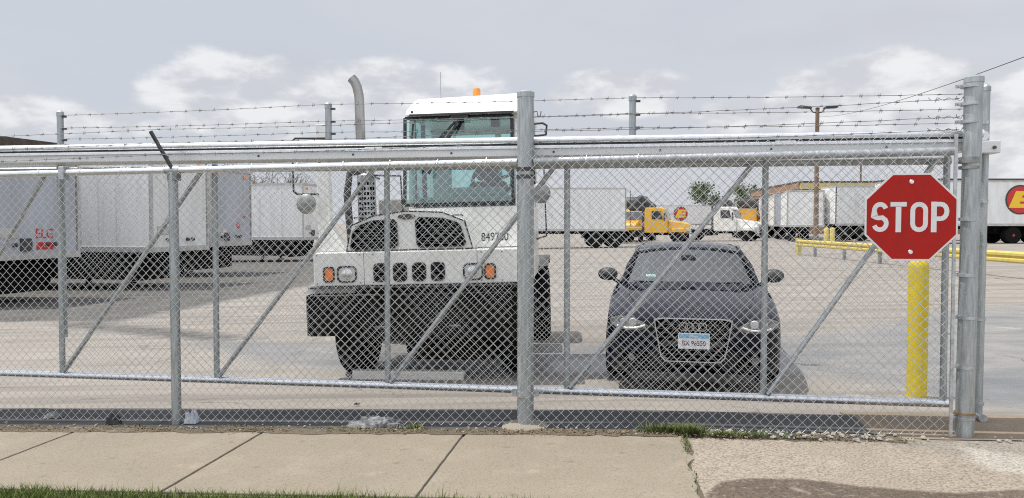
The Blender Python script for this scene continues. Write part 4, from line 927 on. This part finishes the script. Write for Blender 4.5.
# ------------------------------------------------------------------ semi trailers
def trailer(label, loc, ang, Ln=13.6, body=None, nose=None, group=None, logo=None, H0=1.08, H1=3.92, dark_top=False, wheels_at=.86, elg=False, far=False, rimm=None, gear=True, shade_panels=False):
    """local: x along the trailer from nose (0) to rear (-Ln), nose face at x=0 facing +x, y = width"""
    body = body or M['trl']; w = 1.29
    T = thing('semi_trailer', label, 'trailer', (loc[0], loc[1], zg(loc[0], loc[1])), (0, 0, ang), group)
    MB().box(-Ln, -.04, -w, w, H0 + .10, H1 - .08).build('box_body', body, T)
    nf = MB().box(-.04, 0, -w + .10, w - .10, H0 + .12, H1 - .12); nf.build('nose_panel', nose or body, T, bevel=.01)
    mb = MB().box(-Ln - .02, .01, -w - .02, -w + .03, H0, H0 + .15).box(-Ln - .02, .01, w - .03, w + .02, H0, H0 + .15).box(-.05, .02, -w, w, H0, H0 + .15); mb.build('bottom_rail', M['trl_rail'], T)
    hh = .30 if dark_top else .10
    mb = MB().box(-Ln - .02, .015, -w - .015, w + .015, H1 - hh, H1); mb.build('top_rail', M['roofdark'] if dark_top else M['trl_rail'], T)
    for sy in (-1, 1):
        for xa, xb in ((-.06, .02), (-Ln - .015, -Ln + .06)): MB().box(xa, xb, sy * w - .06 * (sy > 0), sy * w + .06 * (sy < 0), H0 + .15, H1 - hh).build('corner_post', M['trl_rail'], T)
    for sy in (-1, 1):
      mb = MB(); k = -1.2
      while k > -Ln + .4:
        mb.box(k - .02, k + .02, sy * (w + .004) - .004, sy * (w + .004) + .004, H0 + .15, H1 - hh)
        k -= .61 if not far else 1.22
      for k in (H0 + .16, H1 - hh - .02): mb.box(-Ln + .1, -.1, sy * (w + .004) - .003, sy * (w + .004) + .003, k - .01, k + .01)
      mb.build('side_ribs', body, T)
    for ya, yb2 in ((-w + .05, -.01), (.01, w - .05)): MB().box(-Ln - .02, -Ln, ya, yb2, H0 + .15, H1 - .12).build('rear_door', body, T)
    if shade_panels: MB().box(-9.5, -.9, -w + .12, -w + .16, .28, H0).build('shade_panel', M['grime'], T); MB().box(-9.5, -.8, w - .16, w - .12, .25, H0).build('shade_panel', M['grime'], T); MB().box(-1.0, -.9, -w + .17, w - .17, .22, H0).build('shade_cross_panel', M['grime'], T)  # black panels added to stand for the shade beneath the trailer
    mb = MB().box(-Ln, -.3, -.35, -.25, H0 - .2, H0).box(-Ln, -.3, .25, .35, H0 - .2, H0).box(-Ln, -Ln + .08, -1.1, 1.1, .5, .6).box(-Ln, -Ln + .08, -.5, -.4, .5, H0).box(-Ln, -Ln + .08, .4, .5, .5, H0)
    ax = -Ln * wheels_at
    mb.box(ax - 1.4, ax + 1.4, -.5, .5, .6, H0 - .05); mb.build('underframe', M['grime'], T)
    for a in (ax - .62, ax + .62):
        for sy in (-1, 1):
            wh = MB().lathe([(.28, -.3), (.48, -.3), (.51, -.26), (.51, -.03), (.46, 0), (.51, .03), (.51, .26), (.48, .3), (.28, .3)], (a, sy * .95, .51), 'y', 20).build('wheel', M['rubber'], T, smooth=40)
            MB().lathe([(.285, sy * .1), (.285, sy * .29), (.22, sy * .24), (.10, sy * .24), (.08, sy * .31), (.0, sy * .31)], (a, sy * .95, .51), 'y', 18).build('rim', rimm or M['trl_dirty'], wh, smooth=40)
    if gear:
        for sy in (-1, 1):
            MB().box(-2.6, -2.48, sy * .85 - .06, sy * .85 + .06, .12, H0).box(-2.68, -2.4, sy * .85 - .14, sy * .85 + .14, .0, .04).bar((-2.54, sy * .85, .75), (-1.9, sy * .5, H0), .05).bar((-2.54, sy * .85, .12), (-2.54, sy * .85, .02), .08).build('landing_leg', M['grime'], T)
    if not far:
        MB().box(.001, .06, -.48, -.18, H0 + .20, H0 + .50).build('coupling_box', M['dark_steel'], T, bevel=.01)
        for yy in (.25, -.65, .48): MB().lathe([(0, 0), (.05, .0), (.05, .08), (.02, .11)], (.0, yy, H0 + .35), 'x', 12).build('air_coupling', M['dark_steel'], T)
        for yy in (-.9, .9): MB().box(.0, .03, yy - .12, yy + .12, H1 - hh - .22, H1 - hh - .10).build('marker_lamp', M['orange'], T, bevel=.01)
        MB().box(.002, .02, -w + .25, -w + .75, H0 + .5, H0 + .75).build('document_box', M['trl_rail'], T, bevel=.02)
    if elg:
        text('lettering', 'ELG', .33, M['logo_red'], T, (.006, elg, H0 + .60), rot=(R(90), 0, R(90)), sx=.95, bold=.002)
        t2 = MB().box(.0, .006, elg - .24, elg + .24, H0 + .22, H0 + .40).build('red_label', M['logo_red'], T)
        text('label_mark', 'V', .16, M['sign_white'], t2, (.0085, elg, H0 + .31), rot=(R(90), 0, R(90)))
    if logo:
        lx, lz, rr = logo
        def ell(rad, n=28): return [(lx + rad * math.cos(2 * math.pi * i / n), lz + rad * math.sin(2 * math.pi * i / n)) for i in range(n)]
        MB().prism(ell(rr), -w - .020, -w - .010).build('logo_ring', M['black'], T)
        MB().prism(ell(rr * .90), -w - .024, -w - .021).build('logo_disc', M['logo_red'], T)
        k = rr
        E = [(-.78, -.55), (.55, -.55), (.70, -.27), (-.05, -.27), (.0, -.12), (.66, -.12), (.78, .14), (.10, .14), (.15, .30), (.85, .30), (1.0, .58), (-.30, .58)]
        MB().prism([(lx + a * k, lz + b_ * k) for a, b_ in E], -w - .032, -w - .025).build('logo_letter', M['logo_yellow'], T)
    return T
a0 = math.atan2(-.24, .97)      # noses point right and a little towards the camera
GRP = 'trailers parked nose-out along the left side'
nd = Vector((math.cos(a0), math.sin(a0), 0)); ac = Vector((-nd.y, nd.x, 0))
def nose_near(px, Y):   # near (camera side) corner of the nose at this pixel column and depth
    p = at(px, 223, Y); q = p + ac * 1.29; return (q.x, q.y)
trailer('pale blue-grey semi trailer nose with red ELG lettering, at the left edge of the yard', nose_near(-12, 17.1), a0, body=M['trl_blue'], nose=M['trl_blue'], group=GRP, elg=.22, dark_top=True, shade_panels=True)
trailer('white semi trailer with ribbed side just right of the one lettered ELG in large red', nose_near(151, 21.6), a0, group=GRP, shade_panels=True)
tC = trailer('semi trailer with a shaded grey nose carrying small red marks, behind the tall gate upright', nose_near(210, 27.2), a0, nose=M['trl_blue'], group=GRP, shade_panels=True)  # shade of the nose, turned from the sun, is put into its colour
MB().box(.003, .01, .3, .5, 1.75, 1.95).box(.003, .01, .75, .9, 2.1, 2.2).build('red_label', M['logo_red'], tC)
MB().prism([(-.5 + .2 * math.cos(R(a)), 1.6 + .12 * math.sin(R(a))) for a in range(0, 360, 30)], .003, .01, 'x').build('white_label', M['sign_white'], tC)
trailer('farthest white semi trailer of the left row, beside the mirror of the yard tractor', nose_near(303, 38), a0, group=GRP, shade_panels=True)
p = at(626, 223, 50)
trailer('long white semi trailer across the yard, its end meeting the yellow truck', (p.x, p.y + 1.3), 0, group='trailers at the back of the yard', far=True, wheels_at=.1, gear=False)
p = at(640, 223, 115)
trailer('distant white semi trailer with red and yellow round logo behind the yellow truck', (p.x + 17, p.y), 0, group='trailers at the back of the yard', far=True, Ln=16, logo=(-11.2, 2.7, 1.05))
for i, (px, Y, lb) in enumerate(((790, 70, 'white semi trailer end beside the orange truck, leftmost of the block by the brick building'), (806, 63, 'grey-faced white semi trailer end in the middle of the block before the brick building'), (823, 56, 'white semi trailer end left of the light pole, nearest of that block'))):
    p = at(px, 223, Y); trailer(lb, (p.x - 1.3, p.y), R(-106), group='trailers before the brick building', far=True, nose=M['trl_blue'] if i == 1 else None, H1=3.78)
p = at(828, 223, 56)
trailer('plain white semi trailer side behind the light pole and stop sign', (p.x + 13.6, p.y), 0, group='trailers at the back of the yard', far=True, wheels_at=.9)
p = at(884, 223, 48)
tI = trailer('white semi trailer with black top edge, red wheel hubs and big round E logo', (p.x + 15, p.y), 0, group='trailers at the back of the yard', far=True, Ln=15, H1=3.86, logo=(-15 + (1019 - 884) * 46.7 / FPX - .6, 2.68, .90), wheels_at=.47, rimm=M['hub_red'])
MB().box(-15.03, .03, -1.31, 1.31, 3.861, 3.97).build('top_edge', M['roofdark'], tI)

# ------------------------------------------------------------------ background trucks
def bg_truck(label, px, Y, ang, paint, cat='truck', stacks=True, load=0):
    p = at(px, 223, Y); T = thing('semi_truck', label, cat, (p.x, p.y, zg(p.x, p.y)), (0, 0, ang), 'trucks parked across the yard')
    # local: nose towards -x
    MB().prism([(-3.0, .75), (-3.0, 1.35), (-2.85, 1.55), (-1.35, 1.78), (-1.35, .75)], -.75, .75).build('hood', paint, T, bevel=.08)
    c_ = MB().prism([(-1.35, .8), (-1.35, 1.8), (-1.05, 2.65), (-.9, 2.75), (.35, 2.75), (.4, 2.6), (.4, .8)], -1.05, 1.05).build('cab', paint, T, bevel=.06)
    MB().prism([(-1.37, 1.86), (-1.12, 2.52), (-1.10, 2.52), (-1.35, 1.86)], -.92, .92).build('windscreen', M['glass_dark'], c_)
    for sy in (-1, 1): 
        MB().prism([(-1.0, 1.85), (-.85, 2.48), (-.15, 2.48), (-.15, 1.85)], sy * 1.05, sy * 1.062).build('side_window', M['glass_dark'], c_)
        MB().box(-1.2, -1.1, sy * 1.25 - .08, sy * 1.25 + .08, 1.7, 2.3).build('mirror', M['black'], c_)
    MB().box(-3.08, -3.0, -.55, .55, .8, 1.35).build('grille', M['chrome'], T); MB().box(-3.2, -3.0, -1.2, 1.2, .45, .75).build('bumper', M['chrome'], T, bevel=.03)
    for sy in (-1, 1): MB().box(-2.99, -2.75, sy * .85 - .13, sy * .85 + .13, .95, 1.15).build('headlight', M['lens'], T, bevel=.03)
    MB().box(-2.6, 4.2, -.45, .45, .62, .9).box(.6, 1.6, -1.1, -.5, .45, 1.0).box(.6, 1.6, .5, 1.1, .45, 1.0).build('frame', M['grime'], T)
    MB().prism([(-2.75, .85), (-2.6, 1.15), (-1.8, 1.15), (-1.6, .85)], -1.15, 1.15).build('front_fender', paint, T, bevel=.05)
    MB().box(.45, 4.2, -.9, .9, .91, 1.25).build('rear_deck', paint, T, bevel=.03)
    for sy in (-1, 1):
        for xx, ww in ((-2.15, .28), (2.3, .55), (3.5, .55)):
            wh = MB().lathe([(.28, -ww / 2), (.48, -ww / 2), (.51, -ww / 2 + .04), (.51, ww / 2 - .04), (.48, ww / 2), (.28, ww / 2)], (xx, sy * .98, .51), 'y', 18).build('wheel', M['rubber'], T, smooth=40)
            MB().lathe([(.285, 0), (.27, sy * ww / 2 * .9), (.1, sy * ww / 2 * .7), (.0, sy * ww / 2)], (xx, sy * .98, .51), 'y', 14).build('rim', M['trl_dirty'], wh, smooth=40)
    if stacks:
        for sy in (-.9, .9): MB().tube([(.55, sy, .9), (.55, sy, 3.5), (.62, sy, 3.65)], .08, 10).build('exhaust_stack', M['dark_steel'], T, smooth=40)
    return T
def loader(label, px, Y, ang):
    """dark grapple / drum gear standing behind the cabs"""
    p = at(px, 223, Y); T = thing('hose_reel_rack', label, 'equipment', (p.x, p.y, zg(p.x, p.y)), (0, 0, ang))
    return T
t1 = bg_truck('bright yellow semi truck facing right, beyond the end of the long white trailer', 652, 60, R(160), M['truck_yellow'])
t0 = bg_truck('yellow semi truck half hidden behind the one facing right, with black round tank above', 634, 66, R(70), M['truck_yellow'], stacks=False)
def air_fairing(T, parts):
    mb = MB()
    for (x, z, r) in parts: mb.lathe([(0, -.7), (r * .8, -.68), (r, -.5), (r, .5), (r * .8, .68), (0, .7)], (x, 0, z), 'y', 18)
    return mb
o = air_fairing(t0, ((-.4, 3.25, .55),)).build('round_tank', M['black'], t0, smooth=40); MB().lathe([(0, -.76), (.25, -.75), (.25, -.7)], (-.4, 0, 3.25), 'y', 14).build('orange_cap', M['orange'], o)
MB().prism([(-.3, 2.8), (-.2, 3.0), (.2, 3.3), (.7, 3.75), (1.0, 3.7), (1.2, 3.3), (1.7, 2.8), (1.7, 2.5), (.42, 2.5)], -.8, .8).build('folded_tarp_rack', M['black'], t1, bevel=.15)
MB().tube([(1.6, .6, 1.2), (1.6, .6, 4.1)], .03, 6).build('whip_antenna', M['black'], t1)
t2 = bg_truck('white semi truck with black gear above its cab, parked between the yellow and orange trucks', 722, 62, R(150), M['white'])
MB().prism([(-.9, 2.8), (-.6, 3.3), (.1, 3.45), (.45, 3.1), (.5, 2.8)], -.7, .7).build('roof_fairing', M['black'], t2, bevel=.15)
t3 = bg_truck('orange semi truck half hidden beside the white trailer block', 747, 73, R(-100), M['truck_yellow'])
MB().prism([(-.9, 2.8), (-.6, 3.5), (.1, 3.75), (.45, 3.5), (.5, 2.8)], -.9, .9).build('roof_fairing', M['black'], t3, bevel=.2)

# ------------------------------------------------------------------ warehouse
c0_ = at(800, 181, 90)
wh = thing('warehouse', 'low brown brick warehouse with yellow fascia and black roof edge behind the trailers', 'building', (c0_.x, c0_.y, zg(c0_.x, c0_.y)), (0, 0, 0))
hz = c0_.z - wh.location.z
MB().prism([(0, 0), (60, 0), (60, 30), (1.8, 24)], 0, hz - 1.0, 'z').build('wall', M['brick'], wh)
MB().prism([(.05, -.05), (60.1, -.05), (60.1, .3), (.05, .3)], hz - .95, hz - .2, 'z').build('fascia', M['fascia'], wh)
MB().prism([(-.1, -.1), (60.2, -.1), (60.2, 30.2), (1.6, 24.2)], hz - .2, hz, 'z').build('roof', M['roofdark'], wh)
MB().prism([(-.06, .3), (.0, .3), (1.8, 24), (1.7, 24)], hz - .95, hz - .2, 'z').build('brick_parapet', M['brick'], wh)
for i in range(6):
    o = MB().box(4 + i * 9, 8 + i * 9, -.08, .0, 0, 4).build('dock_door', M['wall_white'], wh); MB().box(3.8 + i * 9, 8.2 + i * 9, -.2, -.09, 4.0, 4.2).build('door_canopy', M['roofdark'], o)

# ------------------------------------------------------------------ light pole and utility poles
b = gp(816, 242.5); b = Vector(at(816, 223, 50)); zb_ = zg(b.x, b.y)
lp = thing('light_pole', 'wooden light pole with two shoebox lamp heads rising above the trailers', 'light pole', (b.x, b.y, zb_))
ht = at(816, 109, 50).z - zb_
MB().tube([(0, 0, 0), (0, 0, ht)], [.17, .12], 12).build('pole', M['wood'], lp, smooth=50)
MB().lathe([(.13, 0), (.13, .12), (.05, .16)], (0, 0, ht - .05), n=12).build('pole_cap', M['dark_steel'], lp)
for sx_ in (-1, 1):
    a_ = MB().tube([(0, 0, ht - .25), (sx_ * .3, 0, ht - .2), (sx_ * .45, 0, ht + .0)], .045, 8).build('lamp_arm', M['dark_steel'], lp, smooth=40)
    MB().prism([(sx_ * .38, ht + .02), (sx_ * .5, ht + .16), (sx_ * 1.2, ht + .22), (sx_ * 1.3, ht + .14), (sx_ * 1.25, ht + .06)], -.2, .2).build('lamp_head', M['black'], a_, bevel=.03)
# overhead cable from the pole to the right
mb = MB(); A = Vector((b.x, b.y, zb_ + ht - .5)); B = at(1160, 5, 9.0)
mb.tube([A.lerp(B, i / 40) - Vector((0, 0, .35 * 4 * (i / 40) * (1 - i / 40))) for i in range(41)], .008, 5)
tag(mb.build('overhead_cable', M['black']), 'thin black overhead cable running from the light pole out past the gate post', 'cable')
for (px, y0, Y, lb, w_) in ((861, 158, 130, 'distant utility pole showing just above the warehouse roof', 1.2), (597, 190, 140, 'distant utility pole with short crossarm above the long white trailer', 2.2)):
    q = at(px, y0, Y); z0_ = zg(q.x, q.y); U = thing('utility_pole', lb, 'utility pole', (q.x, q.y, z0_), (0, 0, 0))
    MB().tube([(0, 0, 0), (0, 0, q.z - z0_)], .16, 8).build('pole', M['wood'], U, smooth=40); MB().box(-w_, w_, -.06, .06, q.z - z0_ - .6, q.z - z0_ - .4).build('crossarm', M['wood'], U)

# yellow guard rail along the yard drive
gl = thing('guard_rail', 'pale yellow steel guard rail on short posts running back from the right edge', 'guard rail', (13.4, 20, zg(13.4, 20)))
for y0 in range(-10, 17, 3):
    MB().box(.03, .13, y0 - .06, y0 + .06, -.05, .66).build('rail_post', M['galv_dull'], gl)
mb = MB(); pf = [(0, .42), (-.05, .46), (-.05, .52), (0, .56), (-.0, .58), (-.05, .62), (-.05, .68), (0, .73), (.02, .73), (-.02, .67), (-.02, .63), (.02, .59), (.02, .55), (-.02, .51), (-.02, .47), (.02, .42)]
mb.add([(x, y, z) for y in (-10.5, 16) for x, z in pf], [(i, (i + 1) % 16, 16 + (i + 1) % 16, 16 + i) for i in range(16)] + [tuple(range(15, -1, -1)), tuple(range(16, 32))])
mb.build('beam', M['yellow_far'], gl)
e = MB().box(-.02, .16, 15.8, 16.1, -.02, .8).build('end_post', M['yellow_far'], gl)
for px in (826.5, 832.5):
    q = at(px, 223, 47.0 if px < 830 else 46.2); z0_ = zg(q.x, q.y)
    T = thing('bollard', 'left one of two short yellow bollards at the foot of the light pole' if px < 830 else 'right one of two short yellow bollards at the foot of the light pole', 'bollard', (q.x, q.y, z0_), group='bollards by the light pole')
    MB().lathe([(.15, 0), (.15, 1.05), (.10, 1.12), (.02, 1.14)], (0, 0, 0), n=14).build('post', M['yellow_far'], T, smooth=40)
    MB().lathe([(.24, 0), (.22, .06), (.0, .06)], (0, 0, 0), n=14).build('footing', M['cement'], T)

# ------------------------------------------------------------------ trees
def leafy(label, px, pyb, pyt, Y, w, n=900, name='shade_tree', ls=.3, seed=1):
    rnd = random.Random(seed); q = at(px, pyt, Y); z0_ = zg(q.x, q.y); h = q.z - z0_
    T = thing(name, label, 'tree', (q.x, q.y, z0_), group='trees beyond the yard')
    mb = MB().tube([(0, 0, 0), (.1, 0, h * .35), (0, .1, h * .6)], [.35, .26, .12], 8)
    tips = []
    for k in range(14):
        a = rnd.random() * 6.28; u = .35 + .3 * rnd.random(); e = Vector((math.cos(a) * w * .42 * (.5 + rnd.random() * .5), math.sin(a) * w * .42, h * (.55 + .42 * rnd.random())))
        mb.tube([(.05, 0, h * u), e * .6 + Vector((0, 0, h * .15)), e], [.12, .07, .03], 5); tips.append(e)
    mb.build('trunk', M['bark'], T, smooth=40)
    mb = MB()
    for k in range(n):
        c_ = rnd.choice(tips) + Vector((rnd.gauss(0, w * .10), rnd.gauss(0, w * .10), rnd.gauss(0, h * .075)))
        a = Vector((rnd.gauss(0, 1), rnd.gauss(0, 1), rnd.gauss(0, 1))).normalized() * ls; b_ = a.cross(Vector((rnd.gauss(0, 1), rnd.gauss(0, 1), rnd.gauss(0, 1)))).normalized() * ls * .6
        mb.add([c_ - a, c_ + b_, c_ + a, c_ - b_], [(0, 1, 2, 3)])
    mb.build('crown', M['leaf'], T, recalc=False)
leafy('round green tree far behind the yellow truck', 706, 212, 186, 190, 8, 1200, ls=.38, seed=3)
leafy('smaller green tree far behind, beside the brick warehouse', 745, 206, 187, 180, 6, 800, ls=.36, seed=9)
def bare(label, px, pyt, Y, w, seed):
    rnd = random.Random(seed); q = at(px, pyt, Y); z0_ = zg(q.x, q.y); h = q.z - z0_
    T = thing('bare_tree', label, 'tree', (q.x, q.y, z0_), group='bare trees behind the left trailers'); mb = MB(); tw = MB()
    def br(p, d, ln, r, lv):
        e = p + d * ln; (mb if lv < 2 else tw).tube([p, (p + e) / 2 + Vector((rnd.gauss(0, .04), 0, rnd.gauss(0, .04))) * ln, e], [r, r * .8, r * .6], 5, caps=False)
        if lv >= 5: return
        for k in range(3 if lv < 4 else 2):
            nd_ = (d + Vector((rnd.gauss(0, .55), rnd.gauss(0, .55), rnd.gauss(.1, .3)))).normalized(); br(e, nd_, ln * (.62 + .2 * rnd.random()), r * .6, lv + 1)
    br(Vector((0, 0, 0)), Vector((0, 0, 1)), h * .30, w, 0)
    mb.build('trunk', M['bark'], T, recalc=False); tw.build('twigs', M['bark'], T, recalc=False)
bare('bare branched tree behind the shaded grey trailer nose', 232, 158, 62, .22, 4)
bare('bare branched tree between the last left trailer and the yard tractor', 272, 160, 66, .22, 8)

# ------------------------------------------------------------------ small things on the ground
p = gp(409, 379)
bmn = thing('timber_beam', 'pale weathered timber beam lying on the ground in front of the yard tractor', 'beam', (p.x, p.y, p.z), (0, 0, R(-3)))
MB().box(-.62, .62, -.07, .05, .0, .10).build('beam', M['board'], bmn, bevel=.012)
MB().tube([(-.5, -.065, .05), (-.5, -.055, .05)], .012, 8).tube([(.5, -.065, .05), (.5, -.055, .05)], .012, 8).build('bolt_head', M['dark_steel'], bmn)
def crumple(name, label, cat, px, py, sx_, sy_, sz_, m, seed, rotz=0):
    p = gp(px, py); rnd = random.Random(seed)
    def fn(u, v):
        x, y = (u - .5) * 2, (v - .5) * 2
        k = max(0, 1 - (x * x) ** 1.2) ** .5 * max(0, 1 - (y * y) ** 1.2) ** .5
        n1 = mnoise.noise(Vector((x * 2.2 + seed, y * 2.2, 0))); n2 = mnoise.noise(Vector((x * 6 + seed, y * 4, 3))) + .25 * mnoise.noise(Vector((x * 13 + seed, y * 6, 3)))
        return (x * sx_ * (1 + .25 * n2), y * sy_ * (1 + .25 * n1), max(.0, sz_ * k * (.75 + .5 * n1 + .45 * n2)) + .014)
    o = MB().grid(fn, 40, 22).build(name, m, None); o.location = (p.x, p.y, p.z); o.rotation_euler = (0, 0, rotz)
    return tag(o, label, cat)
crumple('crumpled_rag', 'large crumpled grey plastic rag lying at the fence foot', 'rag', 376, 427, .21, .07, .07, M['cloth'], 3)
crumple('plastic_bag', 'crushed white plastic cup lying beside the thin fence post', 'litter', 192, 424, .05, .045, .10, M['bag'], 5)
crumple('plastic_wrapper', 'small grey wrapper lying at the fence foot on the far left', 'litter', 54, 419, .07, .035, .05, M['cloth'], 9)
crumple('black_litter', 'small black torn scrap lying at the fence foot, left of the thin post', 'litter', 114, 425, .055, .03, .08, M['black'], 12)
crumple('dark_scrap', 'tiny dark scrap on the concrete behind the bottom tube', 'litter', 357, 406, .025, .015, .015, M['black'], 15)
# grass verge
rnd = random.Random(5); mb = MB()
for i in range(13000):
    s = rnd.uniform(-4.2, .75); t = -1.57 - abs(rnd.gauss(0, .16)) if rnd.random() < .7 else rnd.uniform(-2.0, -1.54)
    dens = mnoise.noise(Vector((s * 2.5, 0, 1)))
    if s > -.6 and rnd.random() < .5 + s * .4: continue
    x, y = F2W(s, t); z = zg(x, y); h = rnd.uniform(.03, .075) * (1 + .6 * dens) * (1.7 if rnd.random() < .03 else 1); a = rnd.random() * 6.28; w = rnd.uniform(.0015, .0032)
    dx, dy = math.cos(a), math.sin(a); lx, ly = rnd.gauss(0, .4) * h, rnd.gauss(0, .4) * h
    mb.add([(x - dx * w, y - dy * w, z), (x + dx * w, y + dy * w, z), (x + dx * w * .7 + lx * .4, y + dy * w * .7 + ly * .4, z + h * .6), (x - dx * w * .7 + lx * .4, y - dy * w * .7 + ly * .4, z + h * .6), (x + lx, y + ly, z + h)], [(0, 1, 2, 3), (3, 2, 4)])
tag(mb.build('grass', M['grass'], recalc=False), 'short green grass along the near edge of the sidewalk', 'grass', kind='stuff')
# weeds at the crack and verge
def weed(mb, s, t, k, sp, h, rnd):
    for i in range(k):
        a = rnd.random() * 6.28; ss_ = s + rnd.gauss(0, sp); tt_ = t + rnd.gauss(0, .022); x, y = F2W(ss_, tt_); z = zg(x, y) + .01
        ln = rnd.uniform(.4, 1) * h; u = Vector((math.cos(a) * .8, math.sin(a) * .8, rnd.uniform(.3, 1.3))).normalized(); w = Vector((-u.y, u.x, 0)).normalized() * rnd.uniform(.0025, .006)
        p0 = Vector((x, y, z)); mb.add([p0, p0 + u * ln * .5 + w, p0 + u * ln, p0 + u * ln * .5 - w], [(0, 1, 2, 3)])
rnd = random.Random(11); mb = MB()
for px, py, k, sp, h in ((662, 434, 260, .07, .10), (690, 436, 300, .05, .115), (672, 434, 150, .09, .07), (722, 438, 140, .06, .07), (752, 439, 150, .07, .07), (705, 437, 100, .2, .05), (415, 430, 120, .05, .05), (280, 431, 70, .1, .03), (330, 431, 60, .1, .03), (240, 428, 50, .12, .03), (120, 428, 60, .15, .03), (150, 428, 60, .12, .025), (800, 440, 70, .1, .035), (560, 432, 40, .1, .03), (30, 429, 50, .15, .03), (200, 430, 40, .1, .025), (360, 432, 60, .1, .03), (450, 433, 60, .12, .03), (600, 434, 60, .1, .035)):
    q = gp(px, py); s = (q.x * CT - (q.y - OY) * ST); t = q.x * ST + (q.y - OY) * CT; weed(mb, s, t, k, sp, h, rnd)
for i in range(26):
    t = -.28 - i * .045; weed(mb, 1.235, t, 8 if i < 8 else 1, .012, .04, rnd)
tag(mb.build('weeds', M['weed'], recalc=False), 'green weeds growing in the crack and at the foot of the fence', 'weeds', kind='stuff')
mb = MB()
for i in range(4200):
    s = rnd.uniform(-5, 2.7); t = rnd.gauss(-.205, .04); x, y = F2W(s, t); z = zg(x, y) + .019 + rnd.random() * .012
    if mnoise.noise(Vector((s * 3, 7, 0))) < -.12 and rnd.random() < .8: continue
    u = Vector((rnd.gauss(0, 1), rnd.gauss(0, 1), rnd.gauss(0, .35))).normalized() * rnd.uniform(.004, .014); w = Vector((-u.y, u.x, rnd.gauss(0, .004))) * rnd.uniform(.3, .7); p0 = Vector((x, y, z))
    mb.add([p0 - u, p0 + w, p0 + u, p0 - w], [(0, 1, 2, 3)])
tag(mb.build('leaf_litter', M['dry'], recalc=False), 'brown dead leaves and crumbs of debris between sidewalk and fence', 'debris', kind='stuff')
mb = MB()
for i in range(420):
    s = rnd.choice((rnd.uniform(-4.5, 3.6), rnd.uniform(1.2, 2.6))); t = rnd.gauss(-.14, .06); x, y = F2W(s, t); r = rnd.uniform(.004, .013) * (1.6 if s > 1.2 and rnd.random() < .3 else 1); z = zg(x, y) + .016
    vs = [Vector((math.cos(a) * r * rnd.uniform(.7, 1.2), math.sin(a) * r * rnd.uniform(.7, 1.2), zz)) for zz in (0, r * .8) for a in (0, 1.25, 2.5, 3.75, 5.0)]
    mb.add([Vector((x, y, z)) + v * (1 if v.z == 0 else .75) for v in vs], [(4, 3, 2, 1, 0), (5, 6, 7, 8, 9)] + [(k, (k + 1) % 5, 5 + (k + 1) % 5, 5 + k) for k in range(5)])
tag(mb.build('gravel', M['cement_pale'], recalc=False), 'small pale concrete crumbs scattered along the fence foot', 'gravel', kind='stuff')
